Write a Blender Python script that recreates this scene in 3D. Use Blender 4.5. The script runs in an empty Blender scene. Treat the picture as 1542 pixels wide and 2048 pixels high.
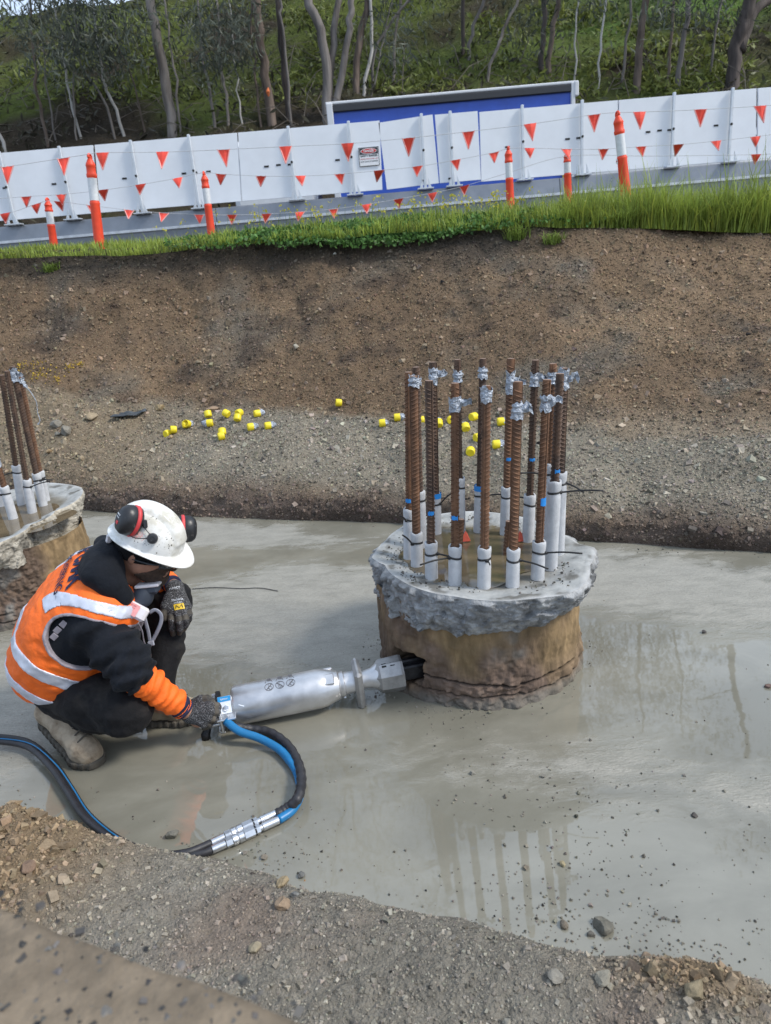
import bpy, math, random
import numpy as np
from mathutils import Vector, Matrix, Euler
random.seed(7); RNG = np.random.default_rng(11)
SC = bpy.context.scene; COL = SC.collection

# ------------------------------------------------------------------ camera, sky, sun, exposure
CAM_H, PITCH, ROLL, FPX = 1.6, math.radians(18), math.radians(5), 1420.0
fw = np.array([0, math.cos(PITCH), -math.sin(PITCH)]); r0 = np.array([1., 0, 0]); u0 = np.array([0, math.sin(PITCH), math.cos(PITCH)])
RT = math.cos(ROLL)*r0 - math.sin(ROLL)*u0; UP = math.sin(ROLL)*r0 + math.cos(ROLL)*u0
CO = np.array([0, 0, CAM_H])
cam_d = bpy.data.cameras.new('camera'); cam = bpy.data.objects.new('camera', cam_d); COL.objects.link(cam)
cam.matrix_world = Matrix(((RT[0], UP[0], -fw[0], CO[0]), (RT[1], UP[1], -fw[1], CO[1]), (RT[2], UP[2], -fw[2], CO[2]), (0, 0, 0, 1)))
cam_d.sensor_fit = 'VERTICAL'; cam_d.sensor_height = 24; cam_d.sensor_width = 18
cam_d.lens = FPX*24/2048; cam_d.clip_start = 0.05; cam_d.clip_end = 2000
cam_d.dof.use_dof = True; cam_d.dof.focus_distance = 3.0; cam_d.dof.aperture_fstop = 3.4
SC.camera = cam

SUN_EL, SUN_AZ = 46, 108          # degrees; azimuth measured clockwise from +Y
wd = bpy.data.worlds.new('World'); SC.world = wd; wd.use_nodes = True
wn = wd.node_tree.nodes; wl = wd.node_tree.links; wn.clear()
wo = wn.new('ShaderNodeOutputWorld'); bg = wn.new('ShaderNodeBackground'); sk = wn.new('ShaderNodeTexSky')
sk.sky_type = 'NISHITA'; sk.sun_disc = False; sk.sun_elevation = math.radians(SUN_EL); sk.sun_rotation = math.radians(SUN_AZ)
sk.air_density = 1.0; sk.dust_density = 2.0; sk.ozone_density = 1.0
# broken cloud over the blue: a soft noise on the view direction
wtc = wn.new('ShaderNodeTexCoord'); wmp = wn.new('ShaderNodeMapping'); wmp.inputs['Scale'].default_value = (1.6, 1.6, 3.2)
wno = wn.new('ShaderNodeTexNoise'); wno.inputs['Scale'].default_value = 1.7; wno.inputs['Detail'].default_value = 7; wno.inputs['Roughness'].default_value = 0.55
wrp = wn.new('ShaderNodeValToRGB'); wrp.color_ramp.elements[0].position = 0.36; wrp.color_ramp.elements[1].position = 0.62
wrp.color_ramp.elements[0].color = (0.25,)*3 + (1,); wrp.color_ramp.elements[1].color = (0.92,)*3 + (1,)
wmx = wn.new('ShaderNodeMix'); wmx.data_type = 'RGBA'; wmx.inputs[7].default_value = (7.2, 8.7, 10.9, 1)
wl.new(wtc.outputs['Generated'], wmp.inputs[0]); wl.new(wmp.outputs[0], wno.inputs['Vector']); wl.new(wno.outputs[0], wrp.inputs[0])
wl.new(wrp.outputs[0], wmx.inputs[0]); wl.new(sk.outputs[0], wmx.inputs[6]); wl.new(wmx.outputs[2], bg.inputs[0])
bg.inputs[1].default_value = 0.105; wl.new(bg.outputs[0], wo.inputs[0])
sd = bpy.data.lights.new('sun', 'SUN'); sun = bpy.data.objects.new('sun', sd); COL.objects.link(sun)
sd.energy = 2.1; sd.angle = math.radians(12); sd.color = (1, .95, .87)
se, sa = math.radians(SUN_EL), math.radians(SUN_AZ)
sun.rotation_euler = Vector((math.sin(sa)*math.cos(se), math.cos(sa)*math.cos(se), math.sin(se))).to_track_quat('Z', 'Y').to_euler()
vs = SC.view_settings; vs.view_transform = 'Standard'; vs.look = 'None'; vs.gamma = 1; vs.use_curve_mapping = False; vs.exposure = 0.5

# ------------------------------------------------------------------ pixel -> place helpers (photo is 1542 x 2048)
def ray(x, y): return fw*FPX + RT*(x-771) - UP*(y-1024)
def atz(x, y, z=0.0):
    d = ray(x, y); return CO + d*(z-CAM_H)/d[2]
def atY(x, y, Y):
    d = ray(x, y); return CO + d*Y/d[1]
def V(*a): return np.array(a, float)
def nrm(v): v = np.asarray(v, float); return v/np.linalg.norm(v)

# ------------------------------------------------------------------ smooth numpy noise (value noise, several octaves)
_perm = RNG.permutation(4096); _val = RNG.random(4096)
def _h(i, j, k): return _val[_perm[(_perm[(_perm[i & 4095] + j) & 4095] + k) & 4095]]
def vnoise(p):
    p = np.asarray(p, float); i = np.floor(p).astype(np.int64); f = p-i; f = f*f*(3-2*f)
    x, y, z = i[..., 0], i[..., 1], i[..., 2]; a, b, c = f[..., 0], f[..., 1], f[..., 2]
    def L(u, v, t): return u+(v-u)*t
    return L(L(L(_h(x,y,z),_h(x+1,y,z),a), L(_h(x,y+1,z),_h(x+1,y+1,z),a), b), L(L(_h(x,y,z+1),_h(x+1,y,z+1),a), L(_h(x,y+1,z+1),_h(x+1,y+1,z+1),a), b), c)*2-1
def fbm(p, o=4, g=0.5):
    s = 0; a = 1; t = 0; p = np.asarray(p, float)
    for k in range(o): s = s+a*vnoise(p+k*17.3); t += a; a *= g; p = p*2.03
    return s/t
def sstep(a, b, x):
    t = np.clip((x-a)/(b-a), 0, 1); return t*t*(3-2*t)

# ------------------------------------------------------------------ objects
def tag(o, label=None, cat=None, group=None, kind=None):
    if label: o['label'] = label
    if cat: o['category'] = cat
    if group: o['group'] = group
    if kind: o['kind'] = kind
    return o
def empty(name, loc, label, cat, group=None, rot=None):
    o = bpy.data.objects.new(name, None); COL.objects.link(o); o.location = [float(c) for c in loc]; o.empty_display_size = .1
    if rot is not None: o.rotation_euler = rot
    return tag(o, label, cat, group)
def link(name, me, parent=None, loc=None):
    o = bpy.data.objects.new(name, me); COL.objects.link(o)
    if parent is not None: o.parent = parent
    if loc is not None: o.location = [float(c) for c in loc]
    return o
def np_mesh(name, v, f, mats, smooth=False, cols=None, mi=None):
    """mesh from arrays; f is an (n,3) or (n,4) array; cols is per-vertex rgb"""
    v = np.asarray(v, np.float32); f = np.asarray(f, np.int32); n, k = f.shape
    me = bpy.data.meshes.new(name); me.vertices.add(len(v)); me.vertices.foreach_set('co', v.ravel())
    me.loops.add(n*k); me.loops.foreach_set('vertex_index', f.ravel()); me.polygons.add(n)
    me.polygons.foreach_set('loop_start', np.arange(0, n*k, k, dtype=np.int32)); me.polygons.foreach_set('loop_total', np.full(n, k, np.int32))
    for m in (mats if isinstance(mats, (list, tuple)) else [mats]): me.materials.append(m)
    if mi is not None: me.polygons.foreach_set('material_index', np.asarray(mi, np.int32))
    me.polygons.foreach_set('use_smooth', np.full(n, bool(smooth)))
    me.update(calc_edges=True); me.validate()
    if cols is not None:
        a = me.color_attributes.new('tint', 'FLOAT_COLOR', 'POINT')
        c = np.ones((len(v), 4), np.float32); c[:, :3] = cols; a.data.foreach_set('color', c.ravel())
    return me
class MB:
    def __init__(s): s.v = []; s.f = []; s.m = []
    def add(s, vs, fs, m=0):
        b = len(s.v); s.v += [tuple(float(c) for c in p) for p in vs]; s.f += [tuple(b+i for i in q) for q in fs]; s.m += [m]*len(fs); return s
    def box(s, c, size, M=None, m=0, bev=0.0):
        x, y, z = [a/2 for a in size]; c = np.asarray(c, float); M = np.eye(3) if M is None else np.asarray(M)
        if bev <= 0:
            P = [(sx*x, sy*y, sz*z) for sx in (-1, 1) for sy in (-1, 1) for sz in (-1, 1)]
            return s.add([c+M@np.array(p) for p in P], [(0,1,3,2),(4,6,7,5),(0,4,5,1),(2,3,7,6),(0,2,6,4),(1,5,7,3)], m)
        b = min(bev, x*.99, y*.99, z*.99); P = []; idx = {}
        for sx in (-1, 1):
            for sy in (-1, 1):
                for sz in (-1, 1):
                    for k, q in enumerate(((x, y-b, z-b), (x-b, y, z-b), (x-b, y-b, z))):
                        idx[(sx, sy, sz, k)] = len(P); P.append((sx*q[0], sy*q[1], sz*q[2]))
        F = []
        for sg in (-1, 1):
            F.append([idx[(sg, a, e, 0)] for a, e in ((-1,-1),(1,-1),(1,1),(-1,1))]); F.append([idx[(a, sg, e, 1)] for a, e in ((-1,-1),(1,-1),(1,1),(-1,1))]); F.append([idx[(a, e, sg, 2)] for a, e in ((-1,-1),(1,-1),(1,1),(-1,1))])
        for a in (-1, 1):
            for e in (-1, 1):
                F.append([idx[(a,e,-1,0)], idx[(a,e,-1,1)], idx[(a,e,1,1)], idx[(a,e,1,0)]])
                F.append([idx[(a,-1,e,0)], idx[(a,-1,e,2)], idx[(a,1,e,2)], idx[(a,1,e,0)]])
                F.append([idx[(-1,a,e,1)], idx[(-1,a,e,2)], idx[(1,a,e,2)], idx[(1,a,e,1)]])
                for g in (-1, 1): F.append([idx[(a,e,g,0)], idx[(a,e,g,1)], idx[(a,e,g,2)]])
        return s.add([c+M@np.array(p) for p in P], F, m)
    def tube(s, pts, rad, n=8, m=0, cap=True, squash=None, up=(0, 0, 1)):
        pts = [np.asarray(p, float) for p in pts]; k = len(pts)
        rad = [rad]*k if np.isscalar(rad) else list(rad); vs = []; u = None
        for i, p in enumerate(pts):
            t = nrm(pts[min(i+1, k-1)]-pts[max(i-1, 0)])
            if u is None:
                u = np.array(up, float); u = u-t*(u@t)
                if np.linalg.norm(u) < 1e-3: u = np.array([1., 0, 0])-t*t[0]
            else: u = u-t*(u@t)
            u = nrm(u); w = np.cross(t, u)
            r = rad[i]; ru, rw = (r if np.ndim(r) else (r, r))
            for j in range(n):
                a = 2*math.pi*(j+.5)/n; vs.append(p+u*ru*math.cos(a)+w*rw*math.sin(a))
        fs = [(i*n+j, i*n+(j+1) % n, (i+1)*n+(j+1) % n, (i+1)*n+j) for i in range(k-1) for j in range(n)]
        if cap: fs += [tuple(reversed(range(n))), tuple(range((k-1)*n, k*n))]
        return s.add(vs, fs, m)
    def lathe(s, prof, n=16, m=0, o=(0, 0, 0), F=None, sq=1.0):
        """rings (x along axis, r) about the x axis of frame F"""
        F = np.eye(3) if F is None else F; o = np.asarray(o, float)
        vs = [o+F@np.array([x, r*math.cos(2*math.pi*j/n), r*sq*math.sin(2*math.pi*j/n)]) for x, r in prof for j in range(n)]
        return s.add(vs, [(i*n+j, i*n+(j+1) % n, (i+1)*n+(j+1) % n, (i+1)*n+j) for i in range(len(prof)-1) for j in range(n)], m)
    def cyl(s, a, b, r, n=12, m=0): return s.tube([a, b], r, n, m)
    def build(s, name, mats, parent=None, smooth=False, origin=None, angle=None):
        me = bpy.data.meshes.new(name); o = np.zeros(3) if origin is None else np.asarray(origin, float)
        me.from_pydata([tuple(np.array(p)-o) for p in s.v], [], s.f)
        for mm in (mats if isinstance(mats, (list, tuple)) else [mats]): me.materials.append(mm)
        me.polygons.foreach_set('material_index', s.m)
        if smooth: me.polygons.foreach_set('use_smooth', [True]*len(s.f))
        me.update()
        if smooth and angle: me.set_sharp_from_angle(angle=math.radians(angle))
        ob = link(name, me, parent)
        if parent is None and origin is not None: ob.location = [float(c) for c in o]
        return ob
def kids(o): return [c for c in bpy.data.objects if c.parent == o]
def copy_tree(o, parent=None):
    c = o.copy(); COL.objects.link(c)
    if parent is not None: c.parent = parent
    for k in kids(o): copy_tree(k, c)
    return c
def smooth_path(pts, n=8):
    """Catmull-Rom through points"""
    P = [np.asarray(p, float) for p in pts]; P = [2*P[0]-P[1]]+P+[2*P[-1]-P[-2]]; out = []
    for i in range(1, len(P)-2):
        for k in range(n):
            t = k/n; a, b, c, d = P[i-1:i+3]
            out.append(.5*((2*b)+(c-a)*t+(2*a-5*b+4*c-d)*t*t+(-a+3*b-3*c+d)*t**3))
    return out+[P[-2]]
def Rot(axis, deg): return np.array(Matrix.Rotation(math.radians(deg), 3, Vector([float(c) for c in axis])))
def frame(fwd, up):
    x = nrm(fwd); z = np.asarray(up, float); z = nrm(z-x*(z@x)); y = np.cross(z, x); return np.stack([x, y, z], 1)

# ------------------------------------------------------------------ materials
def srgb(r, g, b):
    return tuple((c/255/12.92 if c <= 10 else ((c/255+.055)/1.055)**2.4) for c in (r, g, b))
def mat(name, col, rough=.6, var=.25, scale=20., bump=0., bscale=None, metal=0., col2=None, detail=5., tint=False, spec=.5, sheen=0., bdist=.01, coords='Object', trans=0., rvar=0.0, aniso=None, thr=None, leaf=0.0):
    """principled material: base colour varied by noise (towards col2), noise bump, optional per-vertex tint"""
    m = bpy.data.materials.new(name); m.use_nodes = True; N = m.node_tree.nodes; L = m.node_tree.links; b = N['Principled BSDF']
    b.inputs['Roughness'].default_value = rough; b.inputs['Metallic'].default_value = metal; b.inputs['Specular IOR Level'].default_value = spec
    if sheen: b.inputs['Sheen Weight'].default_value = sheen; b.inputs['Sheen Roughness'].default_value = .5
    tc = N.new('ShaderNodeTexCoord'); mp = N.new('ShaderNodeMapping'); L.new(tc.outputs[coords], mp.inputs[0])
    if aniso: mp.inputs['Scale'].default_value = aniso
    nz = N.new('ShaderNodeTexNoise'); nz.inputs['Scale'].default_value = scale; nz.inputs['Detail'].default_value = detail; nz.inputs['Roughness'].default_value = .62
    L.new(mp.outputs[0], nz.inputs['Vector'])
    rp = N.new('ShaderNodeValToRGB'); a, c = rp.color_ramp.elements
    a.position, c.position = thr or (.3, .7)
    lo = tuple(x*(1-var) for x in col); hi = col2 if col2 else tuple(min(1, x*(1+var)) for x in col)
    a.color = (*lo, 1) if not col2 else (*col, 1); c.color = (*hi, 1); L.new(nz.outputs[0], rp.inputs[0]); out = rp.outputs[0]
    if tint:
        at = N.new('ShaderNodeVertexColor'); at.layer_name = 'tint'; mx = N.new('ShaderNodeMix'); mx.data_type = 'RGBA'; mx.blend_type = 'MULTIPLY'; mx.inputs[0].default_value = 1
        L.new(out, mx.inputs[6]); L.new(at.outputs[0], mx.inputs[7]); out = mx.outputs[2]
    L.new(out, b.inputs['Base Color'])
    if rvar:
        mr = N.new('ShaderNodeMapRange'); mr.inputs[1].default_value = .3; mr.inputs[2].default_value = .7; mr.inputs[3].default_value = max(.02, rough-rvar); mr.inputs[4].default_value = min(1, rough+rvar)
        L.new(nz.outputs[0], mr.inputs[0]); L.new(mr.outputs[0], b.inputs['Roughness'])
    if bump:
        n2 = N.new('ShaderNodeTexNoise'); n2.inputs['Scale'].default_value = bscale or scale*3; n2.inputs['Detail'].default_value = 6; L.new(mp.outputs[0], n2.inputs['Vector'])
        bp = N.new('ShaderNodeBump'); bp.inputs['Strength'].default_value = bump; bp.inputs['Distance'].default_value = bdist
        L.new(n2.outputs[0], bp.inputs['Height']); L.new(bp.outputs[0], b.inputs['Normal'])
    if trans: b.inputs['Transmission Weight'].default_value = trans
    if leaf:                                                # thin leaves let light through
        tl = N.new('ShaderNodeBsdfTranslucent'); mx2 = N.new('ShaderNodeMixShader'); mx2.inputs[0].default_value = leaf; L.new(out, tl.inputs[0]); L.new(b.outputs[0], mx2.inputs[1]); L.new(tl.outputs[0], mx2.inputs[2]); L.new(mx2.outputs[0], N['Material Output'].inputs[0])
    return m
# ------------------------------------------------------------------ materials of the place
M = {}
M['earth'] = mat('earth', (1, 1, 1), .92, .45, 38, bump=.9, bscale=120, tint=True, bdist=.02, detail=8, spec=.2)
M['stone'] = mat('stone', (1, 1, 1), .85, .3, 60, bump=.3, tint=True, spec=.25)
M['rock'] = mat('rock', (1, 1, 1), .8, .35, 25, bump=.8, bscale=60, tint=True, spec=.3)
M['asphalt'] = mat('asphalt', (.05, .05, .052), .85, .25, 40, bump=.3)

def floor_material():
    m = bpy.data.materials.new('wet_blinding_concrete'); m.use_nodes = True; N = m.node_tree.nodes; L = m.node_tree.links; b = N['Principled BSDF']
    tc = N.new('ShaderNodeTexCoord')
    def noise(sc, det=5, scale=(1, 1, 1), rough=.55, dist=0):
        mp = N.new('ShaderNodeMapping'); mp.inputs['Scale'].default_value = scale; mp.inputs['Rotation'].default_value = (0, 0, .38); L.new(tc.outputs['Object'], mp.inputs[0])
        n = N.new('ShaderNodeTexNoise'); n.inputs['Scale'].default_value = sc; n.inputs['Detail'].default_value = det; n.inputs['Roughness'].default_value = rough; n.inputs['Distortion'].default_value = dist
        L.new(mp.outputs[0], n.inputs['Vector']); return n.outputs[0]
    def rng(x, a, c, lo=0, hi=1):
        r = N.new('ShaderNodeMapRange'); r.interpolation_type = 'SMOOTHSTEP'; r.inputs[1].default_value = a; r.inputs[2].default_value = c; r.inputs[3].default_value = lo; r.inputs[4].default_value = hi; L.new(x, r.inputs[0]); return r.outputs[0]
    def mth(op, x, y, z=None):
        n = N.new('ShaderNodeMath'); n.operation = op
        for i, q in enumerate((x, y) if z is None else (x, y, z)):
            if isinstance(q, (int, float)): n.inputs[i].default_value = q
            else: L.new(q, n.inputs[i])
        return n.outputs[0]
    def blob(cx, cy, rx, ry, rot=0.0):           # a puddle outline: 1 inside an ellipse
        mp = N.new('ShaderNodeMapping'); mp.vector_type = 'TEXTURE'; mp.inputs['Location'].default_value = (cx, cy, 0); mp.inputs['Rotation'].default_value = (0, 0, rot); mp.inputs['Scale'].default_value = (rx, ry, 1e3); L.new(tc.outputs['Object'], mp.inputs[0])
        ln = N.new('ShaderNodeVectorMath'); ln.operation = 'LENGTH'; L.new(mp.outputs[0], ln.inputs[0]); return ln.outputs['Value']
    # how dry: 0 = standing water, 1 = damp screeded concrete
    n1 = noise(1.5, 6, (1, 1.6, 1), .6, .5); n2 = noise(7, 6, (1, 2.2, 1), .62, .3); nf = noise(46, 4, (1, 2.6, 1), .6)
    d = mth('ADD', mth('MULTIPLY', mth('SUBTRACT', n1, .5), 1.3), mth('MULTIPLY', mth('SUBTRACT', n2, .5), .9))
    dryA = mth('SUBTRACT', 1.0, blob(1.35, 3.35, 1.05, .42, -.42)); dryB = mth('SUBTRACT', 1.0, blob(-.30, 3.35, .95, .60, -.35)); dryC = mth('SUBTRACT', 1.0, blob(.55, 1.98, .42, .11, -.25)); dryD = mth('SUBTRACT', 1.0, blob(-1.9, 2.7, .7, .6)); dryE = mth('SUBTRACT', 1.0, blob(-1.5, 4.9, 1.5, .25, -.4)); dryF = mth('SUBTRACT', 1.0, blob(1.2, 1.75, .3, .09, -.2))
    mx = mth('MAXIMUM', mth('MAXIMUM', dryA, dryB), mth('MAXIMUM', mth('MULTIPLY', mth('MAXIMUM', dryC, dryF), .30), mth('MAXIMUM', dryD, dryE))); mx = mth('MAXIMUM', mx, -.62)
    dry = rng(mth('ADD', mth('MULTIPLY', mx, 1.1), mth('MULTIPLY', d, 1.15)), -.30, .42)
    ng = noise(130, 4, (1, 1.3, 1), .7); grain = rng(mth('ADD', mth('ADD', mth('MULTIPLY', n2, .35), mth('MULTIPLY', nf, .3)), mth('MULTIPLY', ng, .45)), .40, .70)
    def ramp(x, c0, c1):
        r = N.new('ShaderNodeMix'); r.data_type = 'RGBA'; r.inputs[6].default_value = (*c0, 1); r.inputs[7].default_value = (*c1, 1); L.new(x, r.inputs[0]); return r.outputs[2]
    wet = ramp(rng(n1, .35, .66), (.182, .173, .137), (.246, .235, .190)); dam = ramp(grain, (.215, .205, .172), (.345, .325, .275))
    cm = N.new('ShaderNodeMix'); cm.data_type = 'RGBA'; L.new(dry, cm.inputs[0]); L.new(wet, cm.inputs[6]); L.new(dam, cm.inputs[7])
    fine = noise(90, 3); sp = rng(fine, .70, .76); sm = N.new('ShaderNodeMix'); sm.data_type = 'RGBA'; sm.inputs[7].default_value = (.09, .085, .075, 1); L.new(mth('MULTIPLY', sp, .5), sm.inputs[0]); L.new(cm.outputs[2], sm.inputs[6])
    L.new(sm.outputs[2], b.inputs['Base Color'])
    L.new(rng(mth('ADD', dry, mth('MULTIPLY', mth('SUBTRACT', n2, .5), .25)), .0, 1., .022, .55), b.inputs['Roughness'])
    b.inputs['IOR'].default_value = 1.5; b.inputs['Specular IOR Level'].default_value = .85
    bp = N.new('ShaderNodeBump'); bp.inputs['Distance'].default_value = .006; bp.inputs['Strength'].default_value = 1
    slow = noise(9, 2, (1, 1.4, 1)); L.new(mth('ADD', mth('MULTIPLY', mth('MULTIPLY', mth('ADD', mth('MULTIPLY', n2, .3), nf), .75), dry), mth('MULTIPLY', slow, .035)), bp.inputs['Height'])
    L.new(bp.outputs[0], b.inputs['Normal']); return m
M['floor'] = floor_material()

# ------------------------------------------------------------------ setting
def sheet(name, x0, x1, y0, y1, z, m):
    b = MB(); b.add([(x0, y0, z), (x1, y0, z), (x1, y1, z), (x0, y1, z)], [(0, 1, 2, 3)]); return tag(b.build(name, m), kind='structure')
M['soil'] = mat('soil', (.12, .09, .06), .95, .3, 3, bump=.4)
sheet('ground', -400, 400, -400, 400, -.12, M['soil'])
sheet('pit_floor', -12, 9, -1.5, 10, 0, M['floor'])

# far bank: rows (pit edge, step lip, bench, toe, slope, crest, verge) across columns, each row a line on the ground
colx = np.array([0, 170, 300, 771, 1100, 1542.])
row_edge = [(-3.35, 6.12, 0), atz(170, 1020), atz(330, 1034), atz(800, 1045), atz(1130, 1080), atz(1542, 1103)]
row_lip = [(-3.5, 6.22, .16)]+[atz(*q) for q in ((170, 975, .17), (300, 985, .16), (771, 1003, .14), (1100, 1035, .13), (1542, 1062, .115))]
row_toe = [atz(*q) for q in ((0, 770, .92), (170, 785, .80), (300, 800, .68), (771, 832, .48), (1100, 850, .44), (1542, 856, .42))]
row_crest = [atY(*q) for q in ((0, 508, 8.9), (170, 503, 8.8), (400, 487, 8.55), (771, 455, 8.3), (1100, 436, 8.2), (1542, 452, 8.0))]
def colcurve(pts, cs):
    P = np.array([np.asarray(p, float) for p in pts]); a = P[0]+(P[0]-P[2])*1.5; e = P[-1]+(P[-1]-P[-2])*1.4
    X = np.concatenate([[-520.], colx, [2200.]]); Q = np.vstack([a, P, e]); out = np.stack([np.interp(cs, X, Q[:, i]) for i in range(3)], 1)
    k = np.ones(31)/31
    for i in range(3): out[:, i] = np.convolve(np.pad(out[:, i], 15, 'edge'), k, 'valid')
    return out
NC = 620; cs = np.linspace(-500, 2150, NC)
E0, L0, T0, C0 = (colcurve(r, cs) for r in (row_edge, row_lip, row_toe, row_crest))
Bn = L0*.45+T0*.55+np.array([0, 0, .03]); S0 = T0*.5+C0*.5+np.array([0, .12, -.10]); G0 = C0+np.array([0, 5.2, .12]); E1 = E0+np.array([0, 0, -.06])
rows, vv = [E1, E0*.35+L0*.65+np.array([0, -.03, -.02]), L0, Bn, T0, S0, C0, C0+np.array([0, .35, .04]), G0], [0, .10, .16, .32, .48, .74, .97, 1.03, 1.2]
NR = 250; vs_ = np.concatenate([np.linspace(0, 1.03, NR-14), np.linspace(1.04, 1.2, 14)])
R3 = np.stack(rows); bank = np.stack([np.stack([np.interp(vs_, vv, R3[:, j, i]) for i in range(3)], 1) for j in range(NC)], 1)      # (NR, NC, 3)
for _ in range(5): bank[1:-1] = .25*bank[:-2]+.5*bank[1:-1]+.25*bank[2:]
Vg = np.repeat(vs_[:, None], NC, 1)
nn = fbm(bank*np.array([1.1, 1.1, 1.1]), 3)*.10+fbm(bank*5+3, 4)*.042-np.abs(fbm(bank*2.4+50, 3))*.05+np.abs(fbm(bank*16+9, 3))*.018
nn += sstep(.02, .1, Vg)*(1-sstep(.14, .2, Vg))*fbm(bank*7+40, 3)*.05
amp = sstep(0, .06, Vg)*.75+.25
amp *= 1-.6*sstep(.97, 1.0, Vg)
rill = fbm(np.stack([bank[..., 0]*3.2+bank[..., 2]*.9, bank[..., 2]*.6, bank[..., 2]*0], -1), 3)*.05*sstep(.5, .6, Vg)*(1-sstep(.85, .97, Vg))
pn = np.array([0.05, -.55, .83]); bank = bank+(nn*amp+rill)[..., None]*pn
# a scar in the slope at the right
g = np.exp(-(((bank-atY(1225, 605, 6.9))*np.array([1/.28, 1/.30, 1/.10]))**2).sum(-1)); bank = bank-g[..., None]*pn*.10
def bank_colour(P, v):
    n = fbm(P*.9+5, 4); n2 = fbm(P*3.3+8, 3); X = P[..., 0]
    brown = np.array([.150, .104, .066]); tan = np.array([.215, .150, .094]); grey = np.array([.215, .190, .150]); dark = np.array([.068, .050, .038]); plum = np.array([.115, .088, .072]); top = np.array([.058, .047, .037])
    c = brown+(tan-brown)*sstep(-.15, .5, n+.16*sstep(.5, 2.5, X))[..., None]
    c = c+(np.array([.135, .118, .095])-c)*(sstep(.0, .5, fbm(P*1.5+70, 4))*.8)[..., None]
    c = c+(dark-c)*(sstep(.1, .5, n2-.15*sstep(1, 3, X))*.75)[..., None]
    soil = sstep(.80, .93, v+.10*n-.02*X*(X > 0))*(1-.55*sstep(1.6, 2.4, X)); c = c+(top-c)*soil[..., None]
    bench = sstep(.13, .22, v)*(1-sstep(.43, .50, v+.05*n2)); c = c+(grey*(1+.25*n2[..., None])-c)*bench[..., None]
    pale = np.exp(-((v-.475)/.035)**2)*sstep(.8, 2, X); c = c+(np.array([.25, .20, .145])-c)*(pale*.8)[..., None]
    low = 1-sstep(.12, .24, v+.05*n); c = c+(plum*(.95+.5*n2[..., None])-c)*low[..., None]
    left = (1-sstep(-2.6, -1.2, X+.5*n))*bench; c = c+(np.array([.205, .155, .10])-c)*(left*.7)[..., None]
    return np.clip(c, .01, 1)
def grid_faces(nr, nc):
    i = np.arange(nr-1)[:, None]*nc+np.arange(nc-1)[None]; return np.stack([i, i+1, i+nc+1, i+nc], -1).reshape(-1, 4)
bcol = bank_colour(bank, Vg)
tag(link('earth_bank', np_mesh('earth_bank', bank.reshape(-1, 3), grid_faces(NR, NC), M['earth'], True, bcol.reshape(-1, 3)*np.array([1.34, 1.33, 1.30]))), kind='structure')

# near bank: gravel shelf at the foot of the picture
ncx = np.array([-300, 0, 200, 380, 600, 900, 1200, 1400, 1542, 1900.]); ncy = np.array([1600, 1650, 1682, 1702, 1765, 1838, 1908, 1932, 1975, 2085.])
ne = np.array([atz(a, b) for a, b in zip(ncx, ncy)]); cs2 = np.linspace(-300, 1900, 420)
NE = np.stack([np.interp(cs2, ncx, ne[:, i]) for i in range(3)], 1)
inw = np.array([-.34, -.94, 0]); tt = np.concatenate([np.linspace(-.03, .75, 170), np.linspace(.78, 3.5, 20)])
hp_t = [-.03, 0, .05, .12, .28, .55, 1.0, 3.5]; hp_z = [-.03, 0, .035, .06, .075, .09, .12, .15]
nb = NE[None]+inw*tt[:, None, None]; mound = (1-sstep(-1.05, -.62, NE[:, 0]))[None]*(sstep(0, .10, tt)*(1-sstep(.30, .62, tt)*.5))[:, None]
nb[..., 2] = np.interp(tt, hp_t, hp_z)[:, None]+mound*.10
clod = np.exp(-((NE[:, 0]-.62)/.16)**2)[None]*np.exp(-((tt-.08)/.09)**2)[:, None]; nb[..., 2] += clod*.035
Tg = np.repeat(tt[:, None], 420, 1); nb[..., 2] += (fbm(nb*4, 3)*.022+np.abs(fbm(nb*15+4, 4))*.022*(1+1.6*mound+1.5*clod))*sstep(-.01, .06, Tg)
nb += np.stack([fbm(nb*9+2, 3), fbm(nb*9+31, 3), 0*Tg], -1)*.03*(1-sstep(0, .2, Tg))[..., None]
def near_colour(P, md):
    n = fbm(P*3+1, 4); grey = np.array([.235, .215, .178]); yel = np.array([.235, .172, .108]); red = np.array([.20, .14, .11])
    c = grey*(1+.3*n[..., None]); c = c+(yel-c)*np.clip(md*1.1, 0, 1)[..., None]; c = c+(red-c)*(sstep(.15, .5, fbm(P*2.2+55, 3))*.5)[..., None]; return np.clip(c, .02, 1)
md = np.clip(mound*1.0+clod, 0, 1)
tag(link('gravel_bank', np_mesh('gravel_bank', nb.reshape(-1, 3), grid_faces(len(tt), 420), M['earth'], True, near_colour(nb, md).reshape(-1, 3)*1.15)), kind='structure')

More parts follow.
